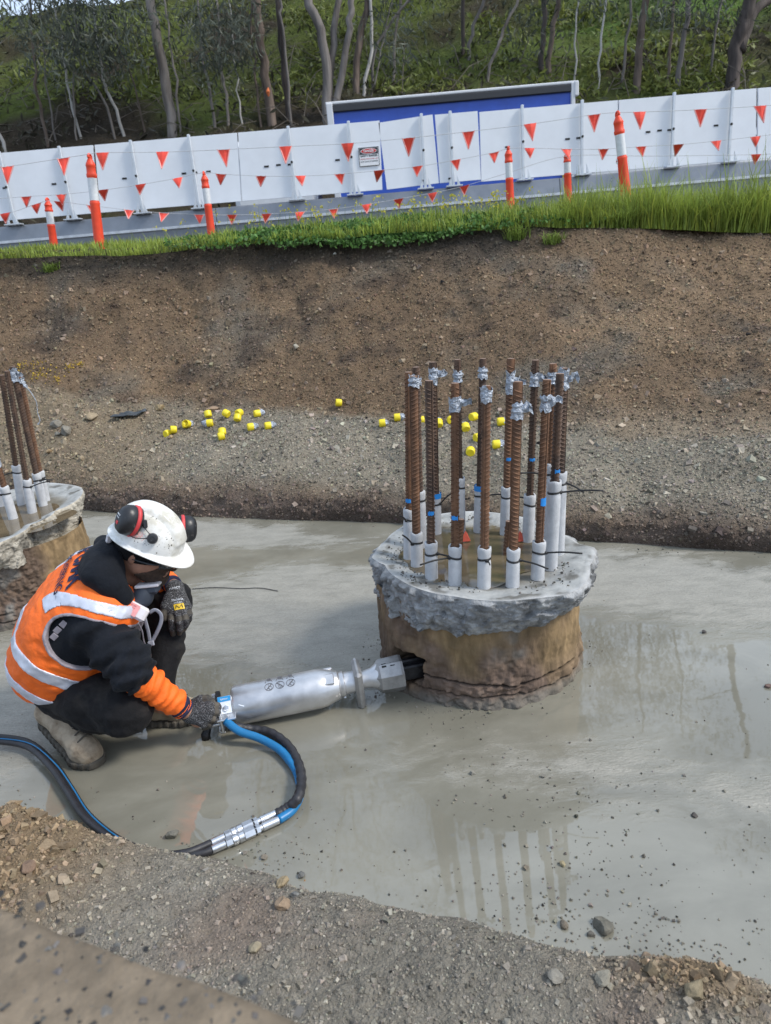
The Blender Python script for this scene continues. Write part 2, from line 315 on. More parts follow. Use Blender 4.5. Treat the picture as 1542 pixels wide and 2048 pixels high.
# ------------------------------------------------------------------ gravel: one faceted chip per stone, merged per bed
_cv = np.array([(x, y, z) for x in (-1, 1) for y in (-1, 1) for z in (-1, 1)], float)*.62
_cf = np.array([(0,1,3),(0,3,2),(4,6,7),(4,7,5),(0,4,5),(0,5,1),(2,3,7),(2,7,6),(0,2,6),(0,6,4),(1,5,7),(1,7,3)])
def chips(name, P, size, cols, m, zf=1.0):
    n = len(P); q = RNG.normal(size=(n, 4)); q /= np.linalg.norm(q, axis=1)[:, None]; w, x, y, z = q.T
    Rm = np.stack([np.stack([1-2*(y*y+z*z), 2*(x*y-z*w), 2*(x*z+y*w)], 1), np.stack([2*(x*y+z*w), 1-2*(x*x+z*z), 2*(y*z-x*w)], 1), np.stack([2*(x*z-y*w), 2*(y*z+x*w), 1-2*(x*x+y*y)], 1)], 1)
    v = _cv[None]*(1+RNG.uniform(-.42, .42, (n, 8, 3)))*RNG.uniform(.55, 1.15, (n, 1, 3)); v = np.einsum('nij,nkj->nki', Rm, v)*size[:, None, None]*np.array([1, 1, zf])+P[:, None]
    f = (_cf[None]+(np.arange(n)*8)[:, None, None]).reshape(-1, 3); return tag(link(name, np_mesh(name, v.reshape(-1, 3), f, m, False, np.repeat(cols, 8, 0))), kind='stuff')
def scatter(grid, n, wfun=None, aux=None):
    """n random points on a grid surface, area weighted; returns points and interpolated aux"""
    a, b, c = grid[:-1, :-1], grid[1:, :-1], grid[:-1, 1:]; ar = np.linalg.norm(np.cross(b-a, c-a), axis=-1)
    if wfun is not None: ar = ar*wfun[:-1, :-1]
    p = (ar/ar.sum()).ravel(); k = RNG.choice(len(p), n, p=p); i, j = np.unravel_index(k, ar.shape); s, t = RNG.random(n)[:, None], RNG.random(n)[:, None]
    f = lambda g: g[i, j]*(1-s)*(1-t)+g[i+1, j]*s*(1-t)+g[i, j+1]*(1-s)*t+g[i+1, j+1]*s*t
    return f(grid), f(aux[..., None])[:, 0]
def stone_tints(base, spread=.35, hue=.035):
    n = len(base); return np.clip(base*(1+RNG.normal(0, spread, (n, 1)))*(1+RNG.normal(0, hue, (n, 3))), .015, .8)
# density follows how large the ground shows from here
dist = np.linalg.norm(bank-CO, axis=-1); wv = (Vg < 1.0)*(1/dist**1.4)*((bank[..., 0] > -6.5) & (bank[..., 0] < 6))
P_, v_ = scatter(bank, 104000, wv, Vg); sz = np.clip(RNG.lognormal(math.log(.0068), .42, len(P_)), .004, .03)*(np.linalg.norm(P_-CO, axis=-1)/6)**.6
chips('bank_gravel', P_+np.array([0, 0, .002]), sz, stone_tints(bank_colour(P_, v_)*np.array([1.35, 1.36, 1.34])+.006, .33), M['stone'])
P_, v_ = scatter(bank, 800, wv*(Vg > .1), Vg); sz = RNG.uniform(.016, .036, len(P_)); chips('bank_rubble', P_, sz, stone_tints(bank_colour(P_, v_)*1.5+.03, .3), M['stone'])
vis = (nb[..., 1] > .55)*(Tg > .0)*(nb[..., 0] < 1.6)*(nb[..., 0] > -2.2)*1.0
P_, v_ = scatter(nb, 42000, vis/(.3+np.linalg.norm(nb-CO, axis=-1)**2), md); sz = np.clip(RNG.lognormal(math.log(.0027), .55, len(P_)), .0018, .013)*(1+.9*np.clip(v_, 0, 1))
chips('shelf_gravel', P_, sz, stone_tints(near_colour(P_, v_)*1.24, .27, .02), M['stone'])
# grit on the wet floor: thick along the two banks, thin in the water
pts = []; tn = []
for k in range(1100):                                  # along the near bank
    j = RNG.integers(0, 420); q = NE[j]-inw*abs(RNG.normal(0, .11)); pts.append((q[0]+RNG.normal(0, .02), q[1], 0)); tn.append(1)
for k in range(800): q = atz(RNG.uniform(850, 1640), RNG.uniform(1420, 1960)); pts.append((q[0], q[1], 0)); tn.append(.8)
for k in range(450): q = atz(RNG.uniform(-100, 1640), RNG.uniform(1100, 1850)); pts.append((q[0], q[1], 0)); tn.append(.7)
for k in range(700):                                   # along the foot of the far bank
    j = RNG.integers(60, NC-40); q = E0[j]-np.array([.1, abs(RNG.normal(0, .09)), 0]); pts.append(q); tn.append(1)
for k in range(420):                                   # crumbs round the big pile
    a = RNG.uniform(0, 2*math.pi); r = .45+abs(RNG.normal(0, .05)); pts.append((.35+r*math.cos(a), 2.80+r*math.sin(a), 0)); tn.append(1)
pts = np.array(pts); pts = pts[RNG.random(len(pts)) < .18+1.2*sstep(-.12, .3, fbm(np.array(pts)*2.6+7, 3))]; sz = np.clip(RNG.lognormal(math.log(.0026), .45, len(pts)), .0012, .009)
chips('floor_grit', pts+np.array([0, 0, 1])*sz[:, None]*.35, sz, stone_tints(np.tile(np.array([.20, .18, .15]), (len(pts), 1)), .4), M['stone'])

# ------------------------------------------------------------------ single rocks
def rock_mesh(name, r, col, seed, flat=.75):
    import bmesh
    bm = bmesh.new(); bmesh.ops.create_icosphere(bm, subdivisions=3, radius=1); P = np.array([v.co[:] for v in bm.verts])
    rg = np.random.default_rng(seed); s = np.ones(len(P))
    for _ in range(9):                                   # cut by random planes: angular broken faces
        n = nrm(rg.normal(size=3)); d = rg.uniform(.52, .85); h = P@n; P = P-np.maximum(h-d, 0)[:, None]*n
    P = P*rg.uniform(.8, 1.2, 3); P = P*(1+.10*fbm(P*2.5+seed, 3))[:, None]*r; P[:, 2] *= flat
    for v, p in zip(bm.verts, P): v.co = p
    me = bpy.data.meshes.new(name); bm.to_mesh(me); bm.free(); me.materials.append(M['rock'])
    a = me.color_attributes.new('tint', 'FLOAT_COLOR', 'POINT'); t = np.ones((len(P), 4), np.float32); t[:, :3] = np.array(col)*(1+.25*fbm(P/r*1.7+seed*3, 3))[:, None]; a.data.foreach_set('color', t.ravel()); return me
def surf_hit(px, py, grid):
    """nearest grid point to the line of sight of a photo pixel"""
    d = nrm(ray(px, py)); w = grid.reshape(-1, 3)-CO; t = w@d; e = np.linalg.norm(w-t[:, None]*d, axis=1); e = e+(t < .3)*9; k = np.argsort(e)[:6]; k = k[np.argmin(t[k])]; return grid.reshape(-1, 3)[k]
grey, tanr, org, pal = (.26, .24, .20), (.34, .27, .18), (.36, .20, .09), (.42, .38, .30)
ROCKS = [  # px, py, radius m, colour, where, label
 (132, 862, .075, grey, 'b', 'largest grey rubble lump on the bench beside the left rebars'),
 (108, 850, .055, grey, 'b', 'grey rubble lump just left of the largest one on the bench'),
 (112, 868, .032, grey, 'b', 'small grey chunk in front of the two grey rubble lumps'),
 (186, 836, .058, tanr, 'b', 'rounded pale tan rock on the bench between rubble and dark rag'),
 (426, 820, .060, (.34, .24, .16), 'b', 'brown stone standing directly behind a cluster of yellow caps'),
 (341, 874, .030, (.36, .26, .15), 'b', 'small orange-brown stone leaning on the leftmost yellow cap'),
 (589, 696, .040, pal, 'b', 'pale cream stone alone high on the middle of the earth slope'),
 (395, 724, .030, tanr, 'b', 'flat tan stone on the slope above the yellow caps'),
 (98, 900, .035, (.36, .25, .14), 'b', 'orange-tan stone on the bench just right of the left rebars'),
 (166, 915, .035, tanr, 'b', 'flat tan stone on the bench below the rounded pale rock'),
 (320, 815, .045, (.36, .27, .15), 'b', 'yellowish clod at the toe of the slope right of the dark rag'),
 (672, 506, .022, (.6, .58, .52), 'b', 'tiny white stone at the top of the slope under the grass'),
 (566, 1768, .021, (.36, .28, .17), 'n', 'flat-faced tan stone on the near gravel edge'),
 (563, 1806, .018, (.34, .25, .17), 'n', 'rounded brown stone just below the flat-faced tan stone'),
 (609, 1757, .019, org, 'n', 'orange stone on the near gravel edge'),
 (592, 1790, .013, (.2, .2, .19), 'n', 'small dark grey stone between the tan and orange stones'),
 (60, 1733, .022, (.24, .16, .11), 'n', 'reddish brown stone on the soil mound at the left'),
 (1206, 1852, .024, (.17, .16, .13), 'f', 'dark wet rock standing in the shallow water near the gravel'),
 (1129, 1847, .013, (.2, .17, .13), 'f', 'small brown stone just left of the dark wet rock'),
 (1182, 1866, .010, (.14, .13, .11), 'f', 'pebble touching the lower left of the dark wet rock'),
 (1125, 1726, .011, (.36, .30, .18), 'f', 'small yellowish pebble in the water right of the rebar reflections'),
 (1389, 1628, .010, (.10, .09, .08), 'f', 'small dark pebble in open water at the right'),
 (1298, 1920, .019, (.26, .19, .13), 'f', 'brown stone at the waterline beside the clod heap'),
 (1535, 1370, .014, (.18, .12, .10), 'f', 'reddish dark pebble in the water at the right border'),
 (345, 1669, .022, (.19, .18, .15), 'f', 'grey clod on the wet floor inside the hose loop'),
 (1408, 1262, .012, (.12, .11, .10), 'f', 'dark pebble in the puddle right of the concrete pile'),
 (1212, 1960, .022, (.28, .26, .21), 'n', 'grey stone on the gravel below the clod heap'),
 (1390, 1985, .028, (.27, .22, .14), 'n', 'ochre clod topmost of the heap at lower right'),
 (1110, 1952, .019, (.28, .26, .22), 'n', 'pale grey stone in the middle of the near gravel'),
 (510, 1895, .014, (.34, .29, .20), 'n', 'pale tan stone beside the blurred concrete edge'),
 (603, 1748, .011, (.16, .16, .15), 'f', 'small dark stone at the waterline behind the orange stone'),
 (528, 1712, .012, (.22, .19, .15), 'f', 'small brown stone on the floor right of the hose couplings')]
for i, (px, py, r, c, w, lab) in enumerate(ROCKS):
    p = atz(px, py+ (4 if w == 'f' else 0)) if w == 'f' else surf_hit(px, py, bank if w == 'b' else nb)
    o = link('rock', rock_mesh('rock', r, c, 100+i), None, p+np.array([0, 0, r*.35])); o.rotation_euler = (0, 0, i*1.3); tag(o, lab, 'rock', 'loose rocks lying round the pit')
# yellow survey paint sprayed on a patch of the slope
yp = []
for k in range(190):
    g_ = [(70, 732, 30, 12), (137, 733, 6, 8), (100, 747, 22, 9), (75, 752, 14, 6), (160, 726, 8, 5), (40, 728, 12, 6), (117, 758, 5, 4)][RNG.integers(0, 7)]
    yp.append(surf_hit(RNG.normal(g_[0], g_[2]*.6), RNG.normal(g_[1], g_[3]*.6), bank[100:220, 60:260])+RNG.normal(0, .012, 3))
yp = np.array(yp); chips('paint_marked_gravel', yp+pn*.012, RNG.uniform(.005, .011, len(yp)), stone_tints(np.tile(np.array([.46, .31, .05]), (len(yp), 1)), .25, .05), M['stone'])

# concrete ledge close to the camera
M['ledge'] = mat('ledge_concrete', (.175, .137, .095), .9, .4, 16, bump=.8, bscale=90, bdist=.004)
M['aggregate'] = mat('aggregate', (1, 1, 1), .7, .2, 60, tint=True)
led = empty('concrete_ledge', atz(150, 1980, .95)*np.array([1, 1, 0]), 'rough concrete ledge with exposed dark aggregate in the near corner', 'concrete ledge')
a_, b_ = atz(-420, 1660, .95), atz(760, 2100, .95); dl = nrm(b_-a_); il = nrm(np.array([-dl[1], dl[0], 0])); il = il if il[1] < 0 else -il
nu, nv = 160, 60; U_, W_ = np.meshgrid(np.linspace(0, np.linalg.norm(b_-a_)+.15, nu), np.concatenate([[-1, -.6, -.3, -.1], np.linspace(0, .55, nv-4)]), indexing='ij')
G_ = a_+dl*U_[..., None]+il*np.maximum(W_, 0)[..., None]; G_[..., 2] += np.minimum(W_, 0)*.95; G_ += (fbm(G_*14, 4)*.006)[..., None]*np.array([0, 0, 1])+(fbm(G_*6+3, 3)*.014*(W_ < .02))[..., None]*il
lo_ = np.array(led.location); G2 = G_-lo_
link('ledge_block', np_mesh('ledge_block', G2.reshape(-1, 3), grid_faces(nu, nv), M['ledge'], True), led)
k = 2000; uu = RNG.uniform(0, U_.max(), k); ww = RNG.uniform(-.02, .5, k)
sp_ = (a_+dl*uu[:, None]+il*ww[:, None])-lo_; sp_[:, 2] += fbm((sp_+lo_)*14, 4)*.006-.0006
ag = chips('aggregate', sp_, RNG.lognormal(math.log(.0037), .45, k), stone_tints(np.tile(np.array([.080, .074, .068]), (k, 1)), .45, .025), M['aggregate'], .45); ag.parent = led
# ------------------------------------------------------------------ road, barrier fence
sheet('road', -60, 60, 13.6, 21.0, 2.42, M['asphalt'])
M['verge'] = mat('verge_soil', (.10, .09, .05), .95, .4, 5, bump=.5)
M['galv'] = mat('galvanised_steel', (.60, .63, .66), .42, .12, 6, metal=.45, bump=.05, rvar=.1)
M['barrier'] = mat('barrier_steel', (.20, .215, .24), .38, .18, 2.5, metal=.55, bump=.06, rvar=.12)
M['barrier_ledge'] = mat('barrier_ledge', (.55, .58, .62), .45, .2, 9, metal=.4)
M['panel'] = mat('white_panel', (.76, .79, .83), .38, .05, 2.2, bump=.04, bscale=3, bdist=.02)
M['slot'] = mat('dark_slot', (.02, .02, .02), .8, .1)
FY = 13.0                                                  # the fence line
fence = empty('screen_fence', (0.5, FY, 2.4), 'long white panelled screen fence on a grey steel traffic barrier', 'fence')
fo = np.array(fence.location)
def fx(px, py): return atY(px, py, FY)
BT = 2.99                                                   # barrier top
prof = [(.30, 2.20), (.27, 2.42), (-.02, 2.44), (-.05, 2.47), (-.06, 2.71), (-.10, 2.73), (-.105, 2.76), (-.02, 2.78), (.02, BT-.03), (.04, BT), (.36, BT), (.40, 2.78), (.48, 2.74), (.46, 2.44), (.72, 2.20)]
prof = [(.0, 2.15), (-.10, 2.30), (-.20, 2.42), (-.20, 2.70), (-.235, 2.705), (-.235, 2.745), (-.06, 2.75), (-.02, BT-.02), (.0, BT), (.30, BT), (.34, 2.75), (.5, 2.72), (.5, 2.42), (.3, 2.15)]
bx = [-14, -8.2, -2.4, 3.4, 9.2, 15]
for i in range(5):
    b = MB(); x0, x1 = bx[i]+.006, bx[i+1]-.006; n = len(prof); vs = [(x, FY+y, z) for x in (x0, x1) for y, z in prof]
    fs = [(k, k+1, n+k+1, n+k) for k in range(n-1)]; b.add(vs, fs+[tuple(range(n)), tuple(reversed(range(n, 2*n)))], 0)
    b.m = [1 if (k in (3, 4, 5)) else 0 for k in range(len(fs))]+[0, 0]
    b.build('barrier_section', [M['barrier'], M['barrier_ledge']], fence, origin=fo)
def panel(pts, holes=()):
    """a screen sheet from its four photo corners (tl, tr, br, bl), 4 cm thick, with small dark lifting slots"""
    q = [fx(*p) for p in pts]; b = MB(); off = np.array([0, .04, 0]); c = sum(q)/4
    q = [p+(c-p)*.0 for p in q]; b.add(q+[p+off for p in q], [(0,3,2,1), (4,5,6,7), (0,1,5,4), (1,2,6,5), (2,3,7,6), (3,0,4,7)])
    o = b.build('screen_panel', M['panel'], fence, origin=fo)
    if holes:
        for px, py in holes: h = MB(); h.box(fx(px, py)+np.array([0, -.003, 0]), (.075, .008, .028)); h.build('slot', M['slot'], o, origin=fo)
def ytop(x): return 306.5+(174-306.5)*x/1542 if True else 0
def ybot(x): return 441+(316-441)*x/1542
def straight(x0, x1, holes=(), t0=0, t1=0):
    sk0 = .10*(1-x0/1300); sk1 = .10*(1-x1/1300)          # panel ends stand plumb
    panel([(x0-sk0*70, ytop(x0)+t0), (x1-sk1*70, ytop(x1)+t1), (x1+sk1*70, ybot(x1)), (x0+sk0*70, ybot(x0))], holes)
straight(-420, -110); straight(-107, 191, ((108, 368), (10, 376)))
straight(195, 478, ((249, 357), (368, 347), (390, 345), (417, 343))); straight(480.5, 762, ((533, 333), (557, 330), (580, 329), (675, 320)))
panel([(757, 245.5), (865, 229), (878, 366), (774, 379)], ((848, 361),))
panel([(870, 229.5), (955, 222), (962, 359), (880, 366)], ((901, 357),))
straight(961, 1236, ((1015, 294), (1135, 278), (1157, 276))); straight(1238.5, 1512, ((1296, 264), (1319, 261), (1339, 260), (1432, 251)))
straight(1516, 1800)
for k, (tx, ty, bx_, by) in enumerate([(-130, 318, -108, 462), (3, 306, 32, 452), (121, 296, 150, 444), (263, 284, 288, 430), (377, 273, 402, 421), (575, 256, 595, 405), (696, 246, 711, 396), (842, 231, 851, 383), (898, 226, 908, 376), (1041, 214, 1048, 363), (1161, 204, 1164, 353), (1344, 189, 1343, 335), (1460, 180, 1457, 326), (1580, 170, 1575, 315)]):
    t, q = fx(tx, ty), fx(bx_, by); q = np.array([q[0], FY, BT]); t[2] += .02; d = nrm(t-q); b = MB()
    b.box((t+q)/2+np.array([0, -.045, 0]), (.048, .05, np.linalg.norm(t-q)), frame((1, 0, 0), d), bev=.008)
    po = b.build('fence_post', M['galv'], fence, origin=fo)
    w = MB()                                                # splayed foot bracket
    for s in (-1, 1):
        w.add([(q[0]+s*.045, FY-.10, BT+.004), (q[0]+s*.105, FY-.10, BT+.004), (q[0]+s*.045, FY-.10, BT+.17), (q[0]+s*.045, FY-.085, BT+.004), (q[0]+s*.105, FY-.085, BT+.004), (q[0]+s*.045, FY-.085, BT+.17)], [(0,1,2), (3,5,4), (0,3,4,1), (1,4,5,2), (2,5,3,0)] if s > 0 else [(0,2,1), (3,4,5), (0,1,4,3), (1,2,5,4), (2,0,3,5)])
        w.cyl((q[0]+s*.065, FY-.112, BT+.05), (q[0]+s*.065, FY-.09, BT+.05), .014, 6)
    w.box((q[0], FY-.06, BT+.012), (.27, .14, .016)); w.build('foot_bracket', M['galv'], po, origin=fo)
    w = MB(); m_ = q+(t-q)*.52; w.cyl(m_+np.array([0, -.085, 0]), m_+np.array([0, -.065, 0]), .02, 8); w.build('bolt', M['slot'], po, origin=fo)

# ------------------------------------------------------------------ danger sign hanging on the fence
M['sign_white'] = mat('sign_white', (.78, .79, .8), .45, .04); M['sign_black'] = mat('sign_black', (.025, .026, .03), .5, .1); M['sign_red'] = mat('sign_red', (.55, .03, .03), .5, .1); M['sign_redtext'] = mat('sign_red_text', (.6, .12, .12), .5, .1)
sc_ = fx(738, 313.5)+np.array([0, -.012, 0]); sign = empty('danger_sign', sc_, 'small DANGER SAFETY BARRIER sign with red oval on a white fence panel', 'sign')
sx, sz = .335, .285
b = MB(); b.box((0, 0, 0), (sx, .006, sz)); b.build('sign_board', M['sign_white'], sign)
b = MB()
for c, s in (((0, -.004, sz/2-.004), (sx, .003, .008)), ((0, -.004, -sz/2+.004), (sx, .003, .008)), ((-sx/2+.004, -.004, 0), (.008, .003, sz)), ((sx/2-.004, -.004, 0), (.008, .003, sz))): b.box(c, s)
b.box((0, -.0042, .083), (sx-.03, .003, .093)); b.build('sign_band', M['sign_black'], sign)
def ellipse(rx, rz, c, y, m, name, par):
    b = MB(); n = 28; vs = [(c[0]+rx*math.cos(2*math.pi*k/n), y, c[1]+rz*math.sin(2*math.pi*k/n)) for k in range(n)]; vs += [(x, y+.002, z) for x, y, z in vs]
    b.add(vs, [tuple(range(n)), tuple(reversed(range(n, 2*n)))]+[(k, n+k, n+(k+1) % n, (k+1) % n) for k in range(n)]); return b.build(name, m, par)
ellipse(.134, .042, (0, .083), -.0085, M['sign_white'], 'oval_border', sign); ellipse(.125, .034, (0, .083), -.011, M['sign_red'], 'oval', sign)
def text(s, size, loc, m, par, name='lettering', rot=(math.pi/2, 0, 0), ext=.0008, bold=0.0, width=None, align='CENTER'):
    cu = bpy.data.curves.new(name, 'FONT'); cu.body = s; cu.size = size; cu.align_x = align; cu.align_y = 'CENTER'; cu.extrude = ext; cu.offset = bold; cu.materials.append(m)
    o = bpy.data.objects.new(name, cu); COL.objects.link(o); o.location = [float(c) for c in loc]; o.rotation_euler = rot
    bpy.context.view_layer.update(); w = max(1e-6, o.dimensions[0]); me = bpy.data.meshes.new_from_object(o.evaluated_get(bpy.context.evaluated_depsgraph_get())); bpy.data.objects.remove(o); bpy.data.curves.remove(cu); me.name = name
    if not me.materials: me.materials.append(m)
    o = link(name, me, par, loc); o.rotation_euler = rot
    if width: o.scale[0] = width/w
    return o
text('DANGER', .052, (0, -.0135, .083), M['sign_white'], sign, bold=.001, width=.17)
text('SAFETY BARRIER', .036, (0, -.0045, .012), M['sign_black'], sign, bold=.001, width=.285)
text('DEFLECTION ZONE 1.5M', .026, (0, -.0045, -.032), M['sign_redtext'], sign, width=.285)
text('KEEP CLEAR OF BARRIER', .026, (0, -.0045, -.072), M['sign_black'], sign, width=.285)

# ------------------------------------------------------------------ bollards
M['orange'] = mat('orange_plastic', (.80, .065, .022), .5, .1, 14, bump=.06); M['reflect'] = mat('reflective_band', (.66, .68, .70), .4, .1, 40, bump=.1)
M['bunting'] = mat('bunting_red', (.86, .075, .045), .6, .06, 3); M['cord'] = mat('cord', (.55, .56, .58), .7, .1); M['hem'] = mat('bunting_hem', (.80, .36, .33), .6, .1)
def bollard(top, bot, Y, rad, label, big):
    t, q = atY(*top, Y), atY(*bot, Y); L = np.linalg.norm(t-q); d = nrm(t-q)
    e = empty('bollard', q, label, 'bollard', 'orange bollards along the top of the bank'); e.rotation_euler = Matrix(frame((1, 0, 0), d).tolist()).to_euler() if abs(d[2]) < 1 else (0, 0, 0)
    e.rotation_euler = Vector(d).to_track_quat('Z', 'Y').to_euler()
    e0 = -.45
    def z(f): return L*f
    b = MB(); rings = [(e0, 1.18), (z(.0), 1.15), (z(.43), 1.05), (z(.445), 1.12), (z(.46), 1.12), (z(.475), .98), (z(.72), .98), (z(.735), 1.14), (z(.76), 1.14), (z(.775), 1.0), (z(.84), 1.0), (z(.85), 1.1), (z(.87), 1.0), (z(.90), .72), (z(.93), .42), (z(.94), .5)]
    b.tube([(0, 0, h) for h, _ in rings], [rad*k for _, k in rings], 18); b.build('post', M['orange'], e, True, angle=50)
    b = MB(); b.tube([(0, 0, z(.48)), (0, 0, z(.72))], rad*1.005, 18, cap=False); b.build('reflective_band', M['reflect'], e, True)
    b = MB(); arc = [(rad*.95*math.cos(a), 0, z(.94)+rad*.62*math.sin(a)) for a in np.linspace(-.35, math.pi+.35, 12)]; b.tube(arc, (rad*.26), 8, up=(0, 1, 0)); b.box((0, 0, z(.93)), (rad*.5, rad*.5, rad*.7)); b.build('top_loop', M['orange'], e, True)
    return e
bollard((178, 303), (199, 489), 9.2, .052, 'tall leaning orange bollard with white band at the left grass edge', True)
bollard((1234, 219), (1252, 394), 9.0, .052, 'tall orange bollard with grey band and small white sticker by the long grass', True)
for o in [bpy.data.objects['bollard.001']]:
    b = MB(); b.box((0.005, -.064, .40), (.045, .004, .05)); b.build('sticker', M['sign_white'], o); b = MB(); b.box((0.005, -.067, .40), (.03, .003, .014)); b.build('sticker_print', M['sign_red'], o)
bollard((94, 395), (109, 497), 10.6, .047, 'shortest orange bollard at the far left below the first fence post', False)
bollard((407, 341), (423, 468), 10.4, .047, 'short orange bollard in front of the fence left of the blue trailer', False)
bollard((1016, 291), (1021, 414), 10.2, .047, 'short orange bollard in the grass beneath the blue trailer', False)
bollard((1134, 300), (1136, 388), 10.6, .045, 'thin short orange bollard with a flag on its tip at the trailer end', False)

# ------------------------------------------------------------------ bunting
M['cordm'] = M['cord']
def bunting(pts, flags, Y, fw_, fh, label):
    P = [atY(x, y, Y) for x, y in pts]; e = empty('bunting_line', P[len(P)//2], label, 'bunting', 'strings of orange safety bunting'); o = np.array(e.location); b = MB(); b.tube(smooth_path(P, 6), .0035, 5); b.build('cord', M['cord'], e, True, origin=o)
    X = np.array([p[0] for p in pts]); Yp = np.array([p[1] for p in pts])
    for x in flags:
        yy = np.interp(x, X, Yp); l, r = atY(x-fw_, np.interp(x-fw_, X, Yp), Y), atY(x+fw_, np.interp(x+fw_, X, Yp), Y); tw = RNG.normal(0, .035); lean = RNG.normal(0, 2.2)
        tip = atY(x+lean+fh*.07, yy+fh, Y)+np.array([0, tw, 0]); b = MB(); n = 5; vs = []
        for k in range(n+1):                                # a slightly curling cloth triangle with thickness
            f = k/n; wv_ = np.array([0, .012*math.sin(3*f+x), 0]); vs += [l+(tip-l)*f+wv_, (l+r)/2*(1-f)+tip*f+wv_+np.array([0, -.012*(1-f), 0]), r+(tip-r)*f+wv_]
        m = len(vs); vs = vs+[p+np.array([0, .003, 0]) for p in vs]; fs = []
        for k in range(n):
            for j in (0, 1): a = k*3+j; fs += [(a, a+3, a+4, a+1), (m+a, m+a+1, m+a+4, m+a+3)]
        mi = [0]*len(fs); b.add(vs, fs); fl = b.build('flag', M['bunting'], e, origin=o)
        h = MB(); cc = (l+r+tip)/3                          # pale stitched hem round the cloth
        h.tube([l+(l-cc)*.06, tip+(tip-cc)*.06], .0075, 4, cap=False); h.tube([r+(r-cc)*.06, tip+(tip-cc)*.06], .0075, 4, cap=False); h.build('hem', M['hem'], fl, origin=o)
bunting([(-40, 338), (15, 333), (127, 316), (180, 308), (205, 305), (325, 304), (447, 299), (571, 293), (695, 287), (817, 276), (937, 263), (1060, 248), (1188, 229), (1234, 225), (1279, 224), (1401, 219), (1520, 212), (1600, 206)], [15, 127, 205, 325, 447, 571, 695, 817, 937, 1060, 1188, 1279, 1401, 1520], 9.1, 11.5, 34, 'topmost bunting line with the largest orange flags between the tall bollards')
bunting([(-40, 400), (52, 393), (122, 389), (206, 380), (281, 369), (355, 356), (407, 345), (442, 348), (522, 352), (601, 352), (679, 348), (758, 341), (835, 333), (911, 320), (988, 305), (1017, 297), (1059, 296), (1133, 298), (1207, 298), (1282, 293), (1357, 289), (1432, 282), (1511, 273), (1600, 262)], [52, 122, 206, 281, 355, 442, 522, 601, 679, 758, 835, 911, 988, 1059, 1133, 1207, 1282, 1357, 1432, 1511], 10.4, 9.5, 20, 'middle bunting line of small orange flags tied to the short bollards')
bunting([(-40, 430), (10, 428), (72, 408), (94, 402), (118, 403), (183, 411), (258, 420), (328, 426), (398, 429), (464, 430), (533, 428), (600, 424), (667, 418), (733, 409), (797, 398), (865, 386), (929, 372), (1018, 345), (1136, 312), (1300, 312), (1512, 309), (1600, 304)], [10, 72, 118, 183, 258, 328, 398, 464, 533, 600, 667, 733, 797, 865, 929, 1512], 10.5, 9, 18, 'lowest sagging bunting line with flags hanging over the grass edge')

# ------------------------------------------------------------------ truck and car on the road
M['blue'] = mat('blue_curtain', (.028, .085, .44), .42, .12, 2.5, bump=.12, bscale=2, bdist=.03); M['white_paint'] = mat('white_paint', (.62, .63, .64), .4, .06, 4); M['black_rubber'] = mat('black_rubber', (.02, .02, .021), .75, .3, 20, bump=.2); M['rim'] = mat('wheel_rim', (.4, .4, .41), .4, .1, metal=.7)
M['glass'] = mat('dark_glass', (.03, .035, .04), .08, .1); M['yellow'] = mat('marker_yellow', (.75, .5, .03), .5, .1)
TY = 17.6
tl, tr = atY(652, 200, TY), atY(1150, 166, TY); tz = (tl[2]+tr[2])/2; tw_ = tr[0]-tl[0]
truck = empty('box_truck', (tl[0], TY, 2.425), 'blue curtain-sided truck body passing behind the white fence', 'truck'); to = np.array(truck.location); Hh = tz-2.425
b = MB(); b.box((tw_/2, 1.25, (Hh+.95)/2), (tw_-.02, 2.46, Hh-.95-.16)); b.build('curtain_body', M['blue'], truck)
b = MB(); b.box((tw_/2, 1.25, Hh-.03), (tw_+.04, 2.56, .06), bev=.015); b.build('roof', M['white_paint'], truck)
b = MB(); b.box((tw_/2, -.01, Hh-.14), (tw_-.10, .06, .15), bev=.02); b.build('top_rail', M['sign_black'], truck)
for x in (.06, tw_-.05):
    b = MB(); b.box((x, 0, Hh/2+.42), (.14 if x < 1 else .09, .10, Hh-.9), bev=.015); b.build('corner_post', M['white_paint'], truck)
b = MB(); b.box((tw_+.02, -.02, Hh-.16), (.10, .10, .30), bev=.02); b.build('corner_cap', M['white_paint'], truck)
b = MB(); b.box((tw_/2, 1.25, .85), (tw_, 2.3, .16)); b.build('chassis', M['sign_black'], truck)
b = MB(); b.box((-1.35, 1.25, 1.35), (1.9, 2.3, 2.1), bev=.12); b.build('cab', M['white_paint'], truck); b = MB(); b.box((-1.6, .09, 1.75), (.9, .03, .6), bev=.01); b.box((-2.31, 1.25, 1.75), (.03, 1.9, .7), bev=.01); b.build('cab_window', M['glass'], truck)
for x in (-1.5, tw_-2.2, tw_-1.1):
    for y in (.18, 2.3):
        b = MB(); b.tube([(x, y-.13, .5), (x, y-.11, .5), (x, y+.11, .5), (x, y+.13, .5)], [.44, .5, .5, .44], 24, up=(0, 0, 1)); w_ = b.build('wheel', M['black_rubber'], truck); b = MB(); b.tube([(x, y-.135, .5), (x, y+.135, .5)], .27, 16); b.build('rim', M['rim'], w_)
mk = MB(); mp_ = atY(1147, 351, TY)-to; mk.box((tw_-.12, -.02, mp_[2]), (.34, .02, .42)); mo = mk.build('rear_marker', M['yellow'], truck)
mk = MB(); [mk.box((tw_-.24+.12*k, -.034, mp_[2]), (.05, .006, .40)) for k in range(3)]; mk.build('marker_stripe', M['sign_black'], mo)
cx_ = atY(1160, 352, TY+.2)
